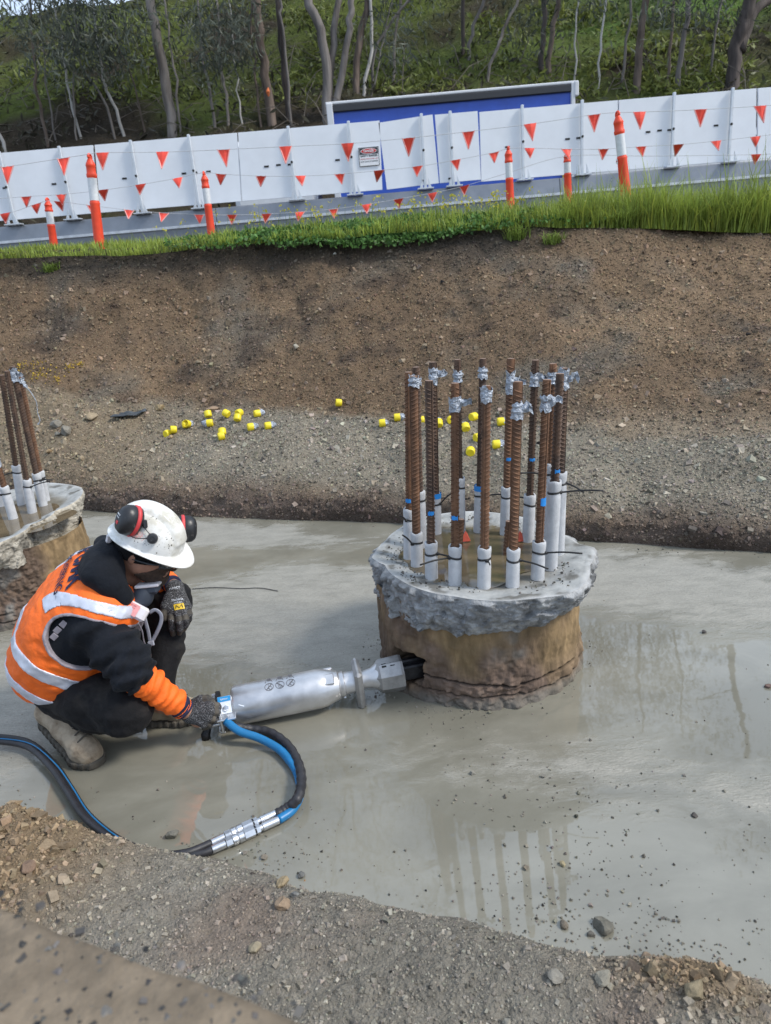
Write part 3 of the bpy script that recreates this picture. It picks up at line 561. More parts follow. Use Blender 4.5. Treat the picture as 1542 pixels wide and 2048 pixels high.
car = empty('car', (cx_[0]+2.3, TY+1.0, 2.425), 'pale grey car glimpsed under the fence panel behind the truck', 'car'); b = MB()
sil = [(-2.25, .55), (-2.28, .85), (-2.05, 1.10), (-1.2, 1.27), (-.55, 1.36), (.2, 1.78), (.5, 1.83), (1.7, 1.82), (2.15, 1.35), (2.25, .95), (2.2, .5)]
vs = []
for s in (-1, 1):
    for x, z in sil: vs.append((x, s*(.92 if z < 1.37 else .74), z))
n = len(sil); b.add(vs, [tuple(range(n)), tuple(reversed(range(n, 2*n)))]+[(k, n+k, n+(k+1) % n, (k+1) % n) for k in range(n)]); b.build('car_body', M['white_paint'], car)
b = MB(); b.add([(-.45, -.90, 1.40), (.25, -.78, 1.74), (1.6, -.78, 1.74), (1.9, -.90, 1.42), (-.45, -.86, 1.40), (.25, -.74, 1.74), (1.6, -.74, 1.74), (1.9, -.86, 1.42)], [(0,3,2,1), (4,5,6,7), (0,1,5,4), (1,2,6,5), (2,3,7,6), (3,0,4,7)]); b.build('side_window', M['glass'], car)
b = MB(); b.add([(-.56, -.8, 1.40), (-.56, .8, 1.40), (.12, .7, 1.77), (.12, -.7, 1.77)], [(0, 1, 2, 3)]); b.build('windscreen', M['glass'], car)
for x in (-1.45, 1.45):
    for y in (-.85, .85): b = MB(); b.tube([(x, y-.11, .34), (x, y+.11, .34)], .34, 20); w_ = b.build('wheel', M['black_rubber'], car); b = MB(); b.tube([(x, y-.115, .34), (x, y+.115, .34)], .21, 14); b.build('rim', M['rim'], w_)
for y in (-.65, .65): b = MB(); b.box((-2.17, y, .95), (.12, .36, .16), bev=.03); b.build('headlight', M['reflect'], car)
# ------------------------------------------------------------------ wooded hill
def hill_z(X, Y):
    X = np.asarray(X, float); Y = np.asarray(Y, float); ridge = 41+np.interp(X, [-60, 2, 14, 60], [-.5, 2.2, 22, 30])
    z = 2.6+.62*np.clip(np.minimum(Y, ridge)-20.5, 0, None)+.05*np.clip(Y-ridge, 0, None)
    P = np.stack([X, Y, 0*X], -1); return z+sstep(21, 24, Y)*(fbm(P*.12, 3)*1.1+fbm(P*.5+7, 3)*.45)
def hill_hit(px, py):
    d = ray(px, py); d = d/d[1]
    for Y in np.arange(21, 75, .1):
        p = CO+d*Y
        if p[2] <= hill_z(p[0], p[1]): return p
    return CO+d*60
hx, hy = np.meshgrid(np.linspace(-70, 70, 330), np.concatenate([np.linspace(20.2, 60, 190), np.linspace(62, 160, 20)])); H3 = np.stack([hx, hy, hill_z(hx, hy)+fbm(np.stack([hx, hy, 0*hx], -1)*1.6, 3)*.22], -1)
def hill_colour(P):
    n = fbm(P*.22+3, 4); n2 = fbm(P*.9+9, 3); X, Z = P[..., 0], P[..., 2]
    dark = np.array([.050, .040, .028]); green = np.array([.10, .125, .030]); grass = np.array([.12, .19, .045])
    c = dark*(1+.5*n2[..., None]); g1 = sstep(-.10, .35, n+.20*sstep(5, 13, Z)-.20*(1-sstep(5, 8, Z))); c = c+(green-c)*g1[..., None]
    g2 = sstep(4, 14, X+6*n)*sstep(8.5, 12, Z+2*n2); c = c+(grass*(1+.3*n2[..., None])-c)*g2[..., None]; return np.clip(c, .006, 1)
M['hill'] = mat('hillside', (1, 1, 1), .95, .5, 3.0, bump=.8, bscale=9, tint=True, bdist=.12, spec=.1)
tag(link('hillside', np_mesh('hillside', H3.reshape(-1, 3), grid_faces(*hx.shape), M['hill'], True, hill_colour(H3).reshape(-1, 3))), kind='structure')
M['leaf'] = mat('foliage', (1, 1, 1), .5, .25, 3, tint=True, spec=.3, leaf=.35)
def leaf_cards(P, size, cols, aspect=3.2, droop=.0, up=0.0, bend=.25, curl=True):
    """one kinked two-quad leaf per point, random heading; droop>0 hangs the long axis down, up>0 stands it up"""
    n = len(P); d = RNG.normal(size=(n, 3)); d[:, 2] += (up-droop)*2.2; d /= np.linalg.norm(d, axis=1)[:, None]
    s = np.cross(d, RNG.normal(size=(n, 3))); s /= np.linalg.norm(s, axis=1)[:, None]; nr_ = np.cross(d, s); L = size[:, None]; W = L/aspect*.5
    k = [P-s*W*.35, P+s*W*.35, P+d*L*.5+s*W+nr_*L*bend*.3, P+d*L*.5-s*W+nr_*L*bend*.3, P+d*L+s*W*.15, P+d*L-s*W*.15]
    v = np.stack(k, 1).reshape(-1, 3); f = (np.array([(0, 1, 2, 3), (3, 2, 4, 5)])[None]+(np.arange(n)*6)[:, None, None]).reshape(-1, 4); return v, f, np.repeat(cols, 6, 0)
def leaves_obj(name, parts, m, parent=None, kind=None):
    v = np.concatenate([p[0] for p in parts]); b = np.cumsum([0]+[len(p[0]) for p in parts[:-1]]); f = np.concatenate([p[1]+o for p, o in zip(parts, b)]); c = np.concatenate([p[2] for p in parts])
    if parent is not None: v = v-np.array(parent.location)
    o = link(name, np_mesh(name, v, f, m, False, c), parent); 
    if kind: o['kind'] = kind
    return o
# undergrowth: scrub, bracken and grass over the face of the hill
wv2 = (H3[..., 1] > 22)*(H3[..., 1] < 62)*(np.abs(H3[..., 0]-.03*H3[..., 1]) < .62*H3[..., 1])*1.0
P_, _ = scatter(H3, 62000, wv2, hx); g_ = sstep(-.05, .3, fbm(P_*.22+3, 4)+.22*sstep(5, 12, P_[:, 2])); clump = sstep(-.25, .3, fbm(P_*.55+20, 3)); keep = RNG.random(len(P_)) < (.25+.75*clump)*(.35+.65*sstep(4, 10, P_[:, 2]))
P_, g_ = P_[keep], g_[keep]; gr = sstep(4, 14, P_[:, 0])*sstep(8.5, 12, P_[:, 2])
base = np.array([.058, .054, .036])+g_[:, None]*np.array([.075, .105, .010])*RNG.random((len(P_), 1))+gr[:, None]*np.array([.035, .075, .012])
P_[:, 2] += RNG.random(len(P_))**2*(.55-.35*gr)
sz = RNG.uniform(.12, .34, len(P_)); leaves_obj('undergrowth', [leaf_cards(P_, sz, np.clip(base*RNG.uniform(.45, 1.7, (len(P_), 1)), .008, .4), 3.0, up=.25)], M['leaf'], kind='stuff')
# bracken fronds in pale green patches
fp = []
for k in range(230):
    px, py = RNG.uniform(0, 1542), RNG.uniform(20, 200); q = hill_hit(px, py)
    if fbm(q*.25+31, 3) > -.12: fp.append(q)
fp = np.array(fp); FP = []
for q in fp:
    n = 42; a = RNG.uniform(0, 2*math.pi, n); r = np.sqrt(RNG.random(n))*RNG.uniform(.5, 1.1); FP.append(np.stack([q[0]+r*np.cos(a), q[1]+r*np.sin(a)*.7, q[2]+RNG.uniform(0, .35, n)+r*np.sin(a)*.45], 1))
FP = np.concatenate(FP); leaves_obj('bracken', [leaf_cards(FP, RNG.uniform(.18, .42, len(FP)), np.clip(np.array([.20, .23, .062])*RNG.uniform(.45, 1.55, (len(FP), 1)), .01, .5), 3.2, up=-.05)], M['leaf'], kind='stuff')
# dead sticks and bark litter on the lower face
b = MB()
for k in range(420):
    q = hill_hit(RNG.uniform(-40, 1560), RNG.uniform(120, 300)); L = RNG.uniform(.5, 2.2); a = RNG.uniform(0, math.pi); t = RNG.normal(0, .5)
    d = np.array([math.cos(a), math.sin(a)*.5, t+.1]); b.tube([q+np.array([0, -.1, .1]), q+d*L*.5+np.array([0, -.15, .2+RNG.normal(0, .08)]), q+d*L], [.018, .014, .006], 4)
M['stick'] = mat('dead_sticks', (.13, .11, .09), .9, .5, 2); tag(b.build('fallen_sticks', M['stick']), kind='stuff')

# ------------------------------------------------------------------ trees
def bark(name, a, c, orange=False): return mat(name, a, .85, .3, 3.2, bump=.7, bscale=14, col2=c, aniso=(1, 1, .16), bdist=.03, thr=(.35, .62))
BK = {'pale': bark('pale_bark', (.10, .083, .070), (.27, .24, .215)), 'dark': bark('dark_bark', (.030, .023, .020), (.10, .080, .070)), 'brown': bark('brown_bark', (.06, .043, .033), (.19, .145, .115)), 'grey': bark('grey_bark', (.085, .074, .066), (.21, .19, .175)), 'white': bark('white_bark', (.30, .285, .26), (.52, .50, .47))}
M['blaze'] = mat('orange_blaze', (.62, .16, .05), .8, .3, 8)
def tree(stems, width, kind, label, height, crown=(70, 55), low=None, name='eucalyptus_tree', spread=2.6, branches=5, blaze=None, hang=()):
    """stems: list of photo polylines base->up (continued upward to the full height); crown of drooping narrow leaves"""
    bp = hill_hit(*stems[0][0]); e = empty(name, bp-np.array([0, 0, .3]), label, 'tree', 'trees on the wooded hillside'); o = np.array(e.location); Y0 = bp[1]; b = MB(); tops = []; wm = width*(fw@(bp-CO))/FPX
    for si, st in enumerate(stems):
        pts = [atY(x, y, Y0+.25*k*(si % 2)) for k, (x, y) in enumerate(st)]; pts[0] = pts[0]-np.array([0, 0, .4]); d = nrm(pts[-1]-pts[-2]); d = nrm(d+np.array([0, 0, .6])); tip = bp[2]+height*RNG.uniform(.9, 1.05)
        p = pts[-1]
        while p[2] < tip: p = p+d*1.6+np.array([RNG.normal(0, .12), RNG.normal(0, .12), 0]); pts.append(p)
        P = smooth_path(pts, 4); hh = np.array([q[2] for q in P]); r = wm*.5*(1-.78*np.clip((hh-bp[2])/height, 0, 1))*(1 if si == 0 else .72); r[0] *= 1.35
        P = [q+np.array([RNG.normal(0, .03), RNG.normal(0, .03), 0])*(k > 1) for k, q in enumerate(P)]
        b.tube(P, list(np.maximum(r, .012)), 9 if wm > .2 else 6); tops.append(P)
    tk = b; CL = []
    for P in tops:
        for k in range(branches):
            i = int(len(P)*RNG.uniform(.5, .97)); q = P[min(i, len(P)-1)]; a = RNG.uniform(0, 2*math.pi); L = RNG.uniform(.5, 1)*spread; d = np.array([math.cos(a), math.sin(a), RNG.uniform(.25, .9)]); m_ = q+d*L*.5+np.array([0, 0, .1]); z = q+d*L+np.array([0, 0, -.15*L])
            tk.tube([q, m_, z], [wm*.14, wm*.09, .012], 5); CL += [m_, z, z+RNG.normal(0, .5, 3), z+RNG.normal(0, .7, 3)]
        CL += [P[-1]+RNG.normal(0, .5, 3) for _ in range(4)]
    to_ = tk.build('trunk', BK[kind], e, True, origin=o)
    if blaze:
        q = atY(*blaze, Y0)-np.array([0, wm*.5, 0]); bb = MB(); bb.tube([q-np.array([0, -.04, .13]), q, q+np.array([.02, .03, .12])], [.025, .07, .025], 8); bb.build('orange_blaze', M['blaze'], to_, origin=o)
    for (x, y) in hang: CL += [atY(x, y, Y0-RNG.uniform(0, 2))+RNG.normal(0, .18, 3) for _ in range(1)]
    n_c, n_l = crown; CL = np.array(CL)
    if len(CL) > n_c: CL = np.concatenate([CL[RNG.permutation(len(CL)-2*len(hang))[:n_c]], CL[len(CL)-2*len(hang):]]) if hang else CL[RNG.permutation(len(CL))[:n_c]]
    n = len(CL)*n_l; Pc = np.repeat(CL, n_l, 0)+RNG.normal(0, 1, (n, 3))*np.array([.55, .55, .6])*min(1, spread/2.2); sh = np.repeat(RNG.uniform(.6, 1.35, len(CL)), n_l)[:, None]
    col = np.array([.105, .120, .092])*sh*RNG.uniform(.6, 1.5, (n, 1)); v, f, c = leaf_cards(Pc, RNG.uniform(.16, .34, n), col, 5.5, droop=.55)
    leaves_obj('crown', [(v, f, c)], M['leaf'], e); return e
T = tree
T([[(345, 268), (333, 170), (314, 70), (297, -10)]], 21, 'pale', 'thick pale gum trunk with peeling bark, left third of the hill', 17, blaze=None, hang=[(255, 40), (300, 20)])
T([[(546, 252), (530, 150), (520, 60), (511, -10)]], 19, 'brown', 'reddish brown trunk bearing an orange paint blaze', 16, blaze=(537, 186))
T([[(580, 242), (565, 120), (557, -10)]], 13, 'dark', 'straight dark trunk just right of the orange-blazed trunk', 16)
T([[(582, 255), (574, 140), (563, 40), (560, -10)]], 6, 'grey', 'slender grey stem rising beside the straight dark trunk', 12, (40, 40))
T([[(651, 240), (655, 150), (640, 60), (612, -10)], [(655, 200), (664, 90), (680, -10)], [(660, 220), (690, 120), (700, 40), (701, -10)]], 20, 'grey', 'large forked pale gum clump left of the blue truck', 18, (120, 55))
T([[(712, 190), (716, 120), (738, -10)]], 15, 'brown', 'brown leaning trunk directly above the truck roof', 16)
T([[(722, 192), (741, 100), (742, -10)]], 8, 'white', 'narrow white trunk between brown trunks above the truck', 15, (50, 45))
T([[(745, 185), (748, 110), (800, 20), (830, -15)]], 6, 'grey', 'thin grey trunk sweeping right above the truck roof', 12, (40, 40))
T([[(782, 170), (790, 90), (800, -10)]], 7, 'pale', 'slim pale trunk behind hanging leaves over the truck', 13, (50, 45), hang=[(790, 40), (800, 80), (830, 20), (770, 60), (815, 60), (845, 30)])
T([[(936, 120), (943, 70), (970, -10)]], 8, 'grey', 'forked grey sapling on the open bank above the truck', 12, (40, 40))
T([[(924, 110), (926, 40), (926, -10)]], 9, 'dark', 'short dark trunk left of the forked grey sapling', 13, (40, 45))
T([[(967, 170), (990, 110), (1008, 60), (1040, -10)]], 7, 'pale', 'pale thin trunk leaning right, middle of the hill', 12, (40, 40))
T([[(1080, 142), (1088, 60), (1090, -10)]], 11, 'dark', 'left trunk of the close dark pair near the hill centre', 14, (50, 45), hang=[(1050, 20), (1065, 45), (1085, 30), (1030, 15), (1070, 60), (1100, 25)])
T([[(1096, 152), (1105, 70), (1116, -10)]], 11, 'brown', 'right trunk of the close pair near the hill centre', 14, (50, 45))
T([[(1148, 165), (1152, 60), (1160, -10)]], 4, 'white', 'hair-thin white sapling above the right end of the truck', 9, (20, 35), spread=1.2)
T([[(1272, 190), (1280, 100), (1292, -10)]], 16, 'brown', 'brown trunk on the bracken slope right of centre', 15, hang=[(1290, 10)])
T([[(1240, 170), (1255, 80), (1262, -10)]], 6, 'grey', 'grey sapling left of the brown trunk on the bracken slope', 10, (30, 40), spread=1.4)
T([[(1354, 178), (1364, 90), (1381, -10)]], 11, 'grey', 'clean grey trunk between bracken and green grass', 15)
T([[(1464, 176), (1472, 100), (1488, 40), (1505, -10)], [(1480, 75), (1510, 22), (1545, -10)]], 27, 'dark', 'heavy dark trunk leaning right at the right border', 17, (90, 55))
T([[(1418, 160), (1432, 60), (1444, -10)]], 5, 'grey', 'spindly grey sapling left of the heavy dark trunk', 9, (30, 40), spread=1.3, hang=[(1440, 10), (1450, 25), (1420, 12)])
T([[(20, 320), (5, 285), (-20, 225)]], 7, 'white', 'short white stem leaning left at the left border', 9, (30, 40))
SAP = [([(112, 285), (98, 200), (82, 60), (76, -10)], 'grey sapling leaning left at the far left', [(60, 100), (90, 60), (40, 70), (100, 130)]),
       ([(165, 280), (140, 190), (125, 90), (105, -10)], 'pale sapling second from the left border', [(120, 30), (150, 60), (130, 100), (170, 40)]),
       ([(96, 292), (80, 210), (66, 120), (60, -10)], 'dark sapling at the left border behind pale ones', [(30, 40), (55, 20)]),
       ([(152, 282), (148, 220), (150, 120), (152, -10)], 'upright thin sapling under dense hanging leaves', [(110, 20), (140, 15), (165, 90), (180, 20), (100, 60), (120, 70), (160, 30), (200, 25)]),
       ([(232, 278), (205, 190), (160, 130), (150, -10)], 'sapling bending right at its foot, left of the thick pale gum', [(200, 120), (190, 60), (230, 30), (210, 80), (180, 110)]),
       ([(252, 272), (225, 200), (206, 160), (190, 40)], 'whitish sapling sloping left toward the leafy thicket', [(180, 150), (220, 40)]),
       ([(290, 262), (270, 170), (235, 85), (215, -10)], 'slim grey sapling just left of the thick pale gum', [(260, 120), (250, 60), (280, 30), (240, 100)]),
       ([(360, 268), (352, 160), (336, 60), (325, -10)], 'thin sapling hugging the right side of the thick pale gum', [(350, 30)]),
       ([(430, 258), (420, 180), (402, 90), (395, -10)], 'fine grey sapling amid hanging leaves left of the brown trunk', [(420, 60), (440, 100), (410, 120), (460, 50), (400, 40), (435, 30)]),
       ([(486, 255), (478, 180), (468, 100), (455, -10)], 'thin pale sapling immediately left of the blazed trunk', [(470, 80), (450, 130), (480, 40), (500, 110), (440, 70), (490, 20)]),
       ([(522, 252), (514, 180), (505, 100), (500, -10)], 'white twisted sapling touching the blazed trunk', [(490, 70)]),
       ([(455, 258), (452, 190), (440, 120), (430, -10)], 'dark whip-thin sapling in the leafy middle left', [(445, 15), (430, 90)]),
       ([(735, 190), (760, 120), (775, 40), (785, -10)], 'grey sapling leaning right above the truck roof', [(760, 20), (780, 110)]),
       ([(1195, 180), (1200, 100), (1212, -10)], 'faint grey sapling on the mossy bank right of the truck', [(1205, 10)]),
       ([(1330, 182), (1338, 110), (1350, -10)], 'thin brown sapling left of the clean grey trunk', [(1345, 15), (1360, 25), (1370, 10)])]
for k, (st, lab, hg) in enumerate(SAP):
    T([st], 3.6+1.5*(k % 3), ['grey', 'white', 'brown', 'pale'][k % 4], lab+'', 8+k % 4, (18, 42), name='sapling', spread=1.3, branches=4, hang=hg+[(x+RNG.normal(0, 14), y+RNG.normal(0, 18)) for x, y in hg])

# ------------------------------------------------------------------ grass along the crest
def blades(P, h, cols, lean=.35, w=.0045):
    n = len(P); a = RNG.uniform(0, 2*math.pi, n); d = np.stack([np.cos(a), np.sin(a), 0*a], 1); s = np.stack([-d[:, 1], d[:, 0], 0*a], 1); l = RNG.normal(lean, .25, n)[:, None]; H = h[:, None]; W = w*RNG.uniform(.7, 1.5, (n, 1))
    z = np.array([0, 0, 1.]); k = [P-s*W, P+s*W, P+d*H*l*.35+z*H*.55+s*W*.8, P+d*H*l*.35+z*H*.55-s*W*.8, P+d*H*l*1.15+z*H*(1-.3*np.abs(l))+s*W*.1, P+d*H*l*1.15+z*H*(1-.3*np.abs(l))-s*W*.1]
    return np.stack(k, 1).reshape(-1, 3), (np.array([(0, 1, 2, 3), (3, 2, 4, 5)])[None]+(np.arange(n)*6)[:, None, None]).reshape(-1, 4), np.repeat(cols, 6, 0)
M['grass'] = mat('grass', (1, 1, 1), .5, .15, 8, tint=True, spec=.35, leaf=.4)
cxw = C0[:, 0]
def crest_at(X): return np.stack([X, np.interp(X, cxw, C0[:, 1]), np.interp(X, cxw, C0[:, 2])], 1)
def hgt(X): return np.interp(X, [-6, -3.5, -2.2, -1, .5, 1.6, 2.4, 3.2, 4.2, 6], [.07, .07, .09, .11, .15, .20, .27, .40, .42, .45])
nB = 34000; X = RNG.uniform(-5.6, 6.2, nB); X = np.where(RNG.random(nB) < .28, RNG.uniform(2.2, 5.6, nB), X); q = crest_at(X); back = RNG.random(nB)**1.7; q[:, 1] += -.22+back*2.6; q[:, 2] += -.07+.10*sstep(-.2, .15, -.22+back*2.6)+np.clip(back*2.6-.2, 0, 9)*.03
q[:, 2] += fbm(np.stack([X*1.3, q[:, 1]*0, X*0], 1), 3)*.05; h = hgt(X)*RNG.uniform(.4, 1.2, nB)*(1+.8*fbm(q*2.6, 3))*np.where(RNG.random(nB) < .07, 1.5, 1); patch = fbm(q*1.6+12, 3)[:, None]
col = np.array([.29, .37, .07])*(1+.6*patch)+np.array([.10, .05, .0])*(RNG.random((nB, 1)) < .22)*RNG.random((nB, 1)); leaves_obj('crest_grass', [blades(q, h, np.clip(col*RNG.uniform(.6, 1.45, (nB, 1)), .01, .6))], M['grass'], kind='stuff')
# clover mat hanging over the edge in the middle
nC = 12000; X = RNG.normal(.1, 1.0, nC); X = X[(X > -2.2) & (X < 2.6)]; q = crest_at(X); u = RNG.random(len(X)); hang = .12*np.exp(-((X-.1)/.9)**2)+.07; q[:, 1] += -.28+u*.7; q[:, 2] += np.where(u < .4, -hang*(1-u/.4), .05*sstep(.4, .8, u))+fbm(np.stack([X*4, u*3, 0*u], 1), 3)*.05+RNG.uniform(0, .06, len(X))
leaves_obj('clover', [leaf_cards(q, RNG.uniform(.02, .05, len(X)), np.clip(np.array([.095, .19, .050])*RNG.uniform(.5, 1.9, (len(X), 1)), .01, .4), 1.3)], M['grass'], kind='stuff')
# yellow-flowered weeds standing out of the grass
nf = 190; X = np.where(RNG.random(nf) < .6, RNG.normal(-.35, .9, nf), RNG.normal(1.25, .35, nf)); q = crest_at(X); q[:, 1] += RNG.uniform(-.1, .5, nf); h = RNG.uniform(.16, .36, nf); st = blades(q, h, np.tile(np.array([.15, .22, .05]), (nf, 1)), .12, .003); tp = st[0].reshape(nf, 6, 3)[:, 4]
fl = np.repeat(tp, 3, 0)+RNG.normal(0, .012, (nf*3, 3)); leaves_obj('weed_stems', [st], M['grass'], kind='stuff'); leaves_obj('yellow_weed_flowers', [leaf_cards(fl, RNG.uniform(.016, .034, len(fl)), np.tile(np.array([.55, .50, .06]), (len(fl), 1)), 1.3, droop=.5)], M['grass'], kind='stuff')
for i, (px, py, s, lab) in enumerate([(1032, 475, .16, 'grass tuft rooted in the dark soil below the clover edge'), (1108, 482, .13, 'small pale tuft alone on the slope below the tall bollard'), (1255, 452, .24, 'sprawling grass tuft under the tall right bollard'), (1395, 455, .36, 'largest grass tuft drooping over the slope at the right'), (1480, 450, .30, 'grass tuft at the right border drooping over the slope'), (100, 540, .10, 'wisp of dry grass on the slope below the left bollards'), (1325, 440, .25, 'long bright grass tuft between the two drooping right tufts')]):
    p = surf_hit(px, py, bank[150:245]); n = 170; g = np.tile(p, (n, 1))+RNG.normal(0, .02+.10*s, (n, 3))*np.array([1.5, .6, .3]); e = empty('grass_tuft', p, lab, 'grass tuft', 'grass tufts on the earth slope')
    leaves_obj('blades', [blades(g, RNG.uniform(.4, 1.3, n)*s, np.clip(np.array([.22, .30, .065])*RNG.uniform(.55, 1.6, (n, 1)), .01, .6), .9, .004)], M['grass'], e)
# ------------------------------------------------------------------ broken-down concrete piles
M['crown'] = mat('broken_concrete', (1, 1, 1), .85, .5, 24, bump=1.0, bscale=55, tint=True, bdist=.012, detail=8, spec=.3); M['crown_top'] = mat('pile_top', (1, 1, 1), .8, .35, 14, bump=.5, bscale=60, tint=True, bdist=.006, spec=.35)
M['shaft'] = mat('pile_shaft', (1, 1, 1), .85, .45, 16, bump=.8, bscale=40, tint=True, bdist=.01, aniso=(1, 1, .45), detail=8, spec=.25)
M['puddle'] = mat('muddy_puddle', (.13, .10, .06), .04, .35, 7, spec=.6, bump=.02, bscale=12); M['crack'] = mat('crack', (.02, .016, .012), .95, .2)
M['rust'] = mat('rusty_steel', (.070, .037, .022), .78, .3, 11, bump=.35, bscale=160, col2=(.23, .115, .060), metal=.1, bdist=.003, thr=(.32, .72))
M['rust_dark'] = mat('dark_rusty_steel', (.045, .030, .024), .72, .3, 18, bump=.35, bscale=160, col2=(.125, .072, .045), metal=.15, bdist=.003); M['cut'] = mat('cut_steel', (.30, .20, .15), .6, .3, 60, metal=.2)
M['foam'] = mat('foam_sleeve', (.50, .51, .525), .9, .14, 30, bump=.35, bscale=260, bdist=.004, spec=.2); M['tape'] = mat('duct_tape', (.40, .44, .50), .35, .3, 30, bump=.9, bscale=70, bdist=.02, metal=.35)
M['tie'] = mat('cable_tie', (.012, .012, .013), .5, .2); M['bluetape'] = mat('blue_tape', (.02, .24, .66), .5, .15); M['redpaint'] = mat('red_marker', (.62, .10, .055), .7, .2, 60)
def polar(pts, c, z):
    th, r = [], []
    for x, y in pts: p = atz(x, y, z)[:2]-c; th.append(math.atan2(p[1], p[0])); r.append(np.linalg.norm(p))
    k = np.argsort(th); th = np.array(th)[k]; r = np.array(r)[k]; return np.concatenate([th-2*math.pi, th, th+2*math.pi]), np.tile(r, 3)
def pile(c, H, outline, thick, label, seed, hole=None, R=.422, base_bulge=True, bot=None):
    c = np.array(c); e = empty('concrete_pile', (*c, 0), label, 'pile', 'broken down concrete piles in the pit'); nt = 460
    th = np.linspace(0, 2*math.pi, nt, endpoint=False)-math.pi; T_, R_ = outline; rt = np.interp(th, T_, R_); k = np.ones(3)/3; rt = np.convolve(np.concatenate([rt[-1:], rt, rt[:1]]), k, 'valid')
    cs_ = np.stack([np.cos(th), np.sin(th), 0*th], 1); off = np.array([seed*3.1, 0, 0])
    def wrapf(nr): i = np.arange(nr-1)[:, None]*nt+np.arange(nt)[None]; j = np.arange(nr-1)[:, None]*nt+(np.arange(nt)[None]+1) % nt; return np.stack([i, j, j+nt, i+nt], -1).reshape(-1, 4)
    # crown side: rough fracture face between the top rim and the lower lip
    lip = H-thick*(1+.10*fbm(cs_*2.2+off, 3)+.06*fbm(cs_*9+off, 3)); lip += (.0 if bot is None else np.interp(th, *bot))
    f = np.linspace(0, 1, 56)[:, None]; rl = np.minimum(rt-.004, R+.012+.02*fbm(cs_*4+off+7, 3)); rr = rt[None]*(1-f**1.6)+rl[None]*f**1.6; zz = H*(1-f)+lip[None]*f
    P = np.stack([rr*cs_[None, :, 0], rr*cs_[None, :, 1], zz], -1); d = fbm(P*7+off, 4)*.014-np.abs(fbm(P*15+off, 4))*.011+fbm(P*38, 3)*.010+fbm(P*90, 2)*.008+.010; env = sstep(0, .10, f)
    P[..., :2] += (cs_[None, :, :2]*((d*env)[..., None])); P[..., 2] += (fbm(P*22+off, 3)*.010*(sstep(.0, .12, f)*.0+sstep(.8, 1, f)))
    rg = np.random.default_rng(seed+5); nc_ = 150; cth = rg.uniform(-math.pi, math.pi, nc_); cf = rg.uniform(-.1, 1.1, nc_); ca_ = rg.normal(0, .0065, nc_); cb = rg.normal(0, .075, nc_); cg = rg.normal(0, .022, nc_)
    TH = np.repeat(th[None], len(f), 0); FF = np.repeat(f, nt, 1); best = np.full(TH.shape, 9.); fac = np.zeros(TH.shape)
    for q in range(nc_):                                  # chipped facets: each cell is a tilted plane
        dt = (TH-cth[q]+math.pi) % (2*math.pi)-math.pi; dd = (dt*2.6)**2+((FF-cf[q])*.75)**2; m_ = dd < best; best = np.where(m_, dd, best); fac = np.where(m_, ca_[q]+cb[q]*dt+cg[q]*(FF-cf[q]), fac)
    P[..., :2] += cs_[None, :, :2]*((fac+.004)*env)[..., None]
    col = np.array([.33, .338, .345])*(1+.65*fbm(P*17+off, 4)+.5*fbm(P*50, 2))[..., None]; e_ = np.exp(-(f/.07)**2)[..., None]; col = col+(np.array([.50, .50, .49])-col)*e_*.75
    warm = sstep(.2, .7, fbm(P*3+off+2, 3))[..., None]; col = col+(np.array([.27, .24, .19])-col)*warm*.5
    if seed == 2: col = col*np.array([1.35, 1.22, 1.0])
    # closing lip underneath
    und = np.stack([(R-.03)*cs_[:, 0], (R-.03)*cs_[:, 1], P[-1, :, 2]+.015], -1)[None]; P = np.concatenate([P, und]); col = np.concatenate([col, col[-1:]*.8])
    link('crown', np_mesh('crown', P.reshape(-1, 3), wrapf(len(P))[:, ::-1], M['crown'], True, np.clip(col.reshape(-1, 3), .02, .8)), e)
    # top surface: raised rim, shallow dish
    g = np.concatenate([np.linspace(1, .9, 10), np.linspace(.88, .02, 36)])[:, None]; r2 = rt[None]*g; dz = -.020*sstep(.98, .66, g)+0*r2
    Q = np.stack([r2*cs_[None, :, 0], r2*cs_[None, :, 1], H+dz], -1); Q[..., 2] += (fbm(Q*11+off, 4)*.010+fbm(Q*34, 3)*.004)*sstep(1., .96, g)*(.35+.65*sstep(.55, .8, g)); Q[0] = P[0]
    cc = np.array([.40, .405, .39])*(1+.22*fbm(Q*7+off+3, 4))[..., None]; inner = sstep(.80, .62, g+.12*fbm(Q*6+off, 3))[..., None]; cc = cc+(np.array([.16, .135, .09])-cc)*inner*.85
    deb = sstep(.12, .4, fbm(Q*16+off+5, 3))*sstep(.5, .75, g); cc = cc+(np.array([.11, .10, .08])-cc)*(deb*.75)[..., None]; cc = cc+(np.array([.55, .55, .54])-cc)*(sstep(.955, .99, g)*.6)[..., None]
    link('pile_top', np_mesh('pile_top', Q.reshape(-1, 3), wrapf(len(Q)), M['crown_top'], True, np.clip(cc.reshape(-1, 3), .02, .8)), e)
    b = MB(); n = 60; an = np.linspace(0, 2*math.pi, n, endpoint=False); rp = .345+.03*np.sin(3*an+seed)+.02*np.sin(7*an); b.add([(rp[k]*math.cos(an[k]), rp[k]*math.sin(an[k]), H-.0165) for k in range(n)], [tuple(range(n))]); b.build('puddle', M['puddle'], e)
    # shaft
    nz = 150; z = np.linspace(-.02, H-thick*.55, nz)[:, None]; r = R+.004*np.sin(z*9)+np.where(base_bulge, .010*sstep(.07, .0, z)*1.0, 0)+0*th[None]
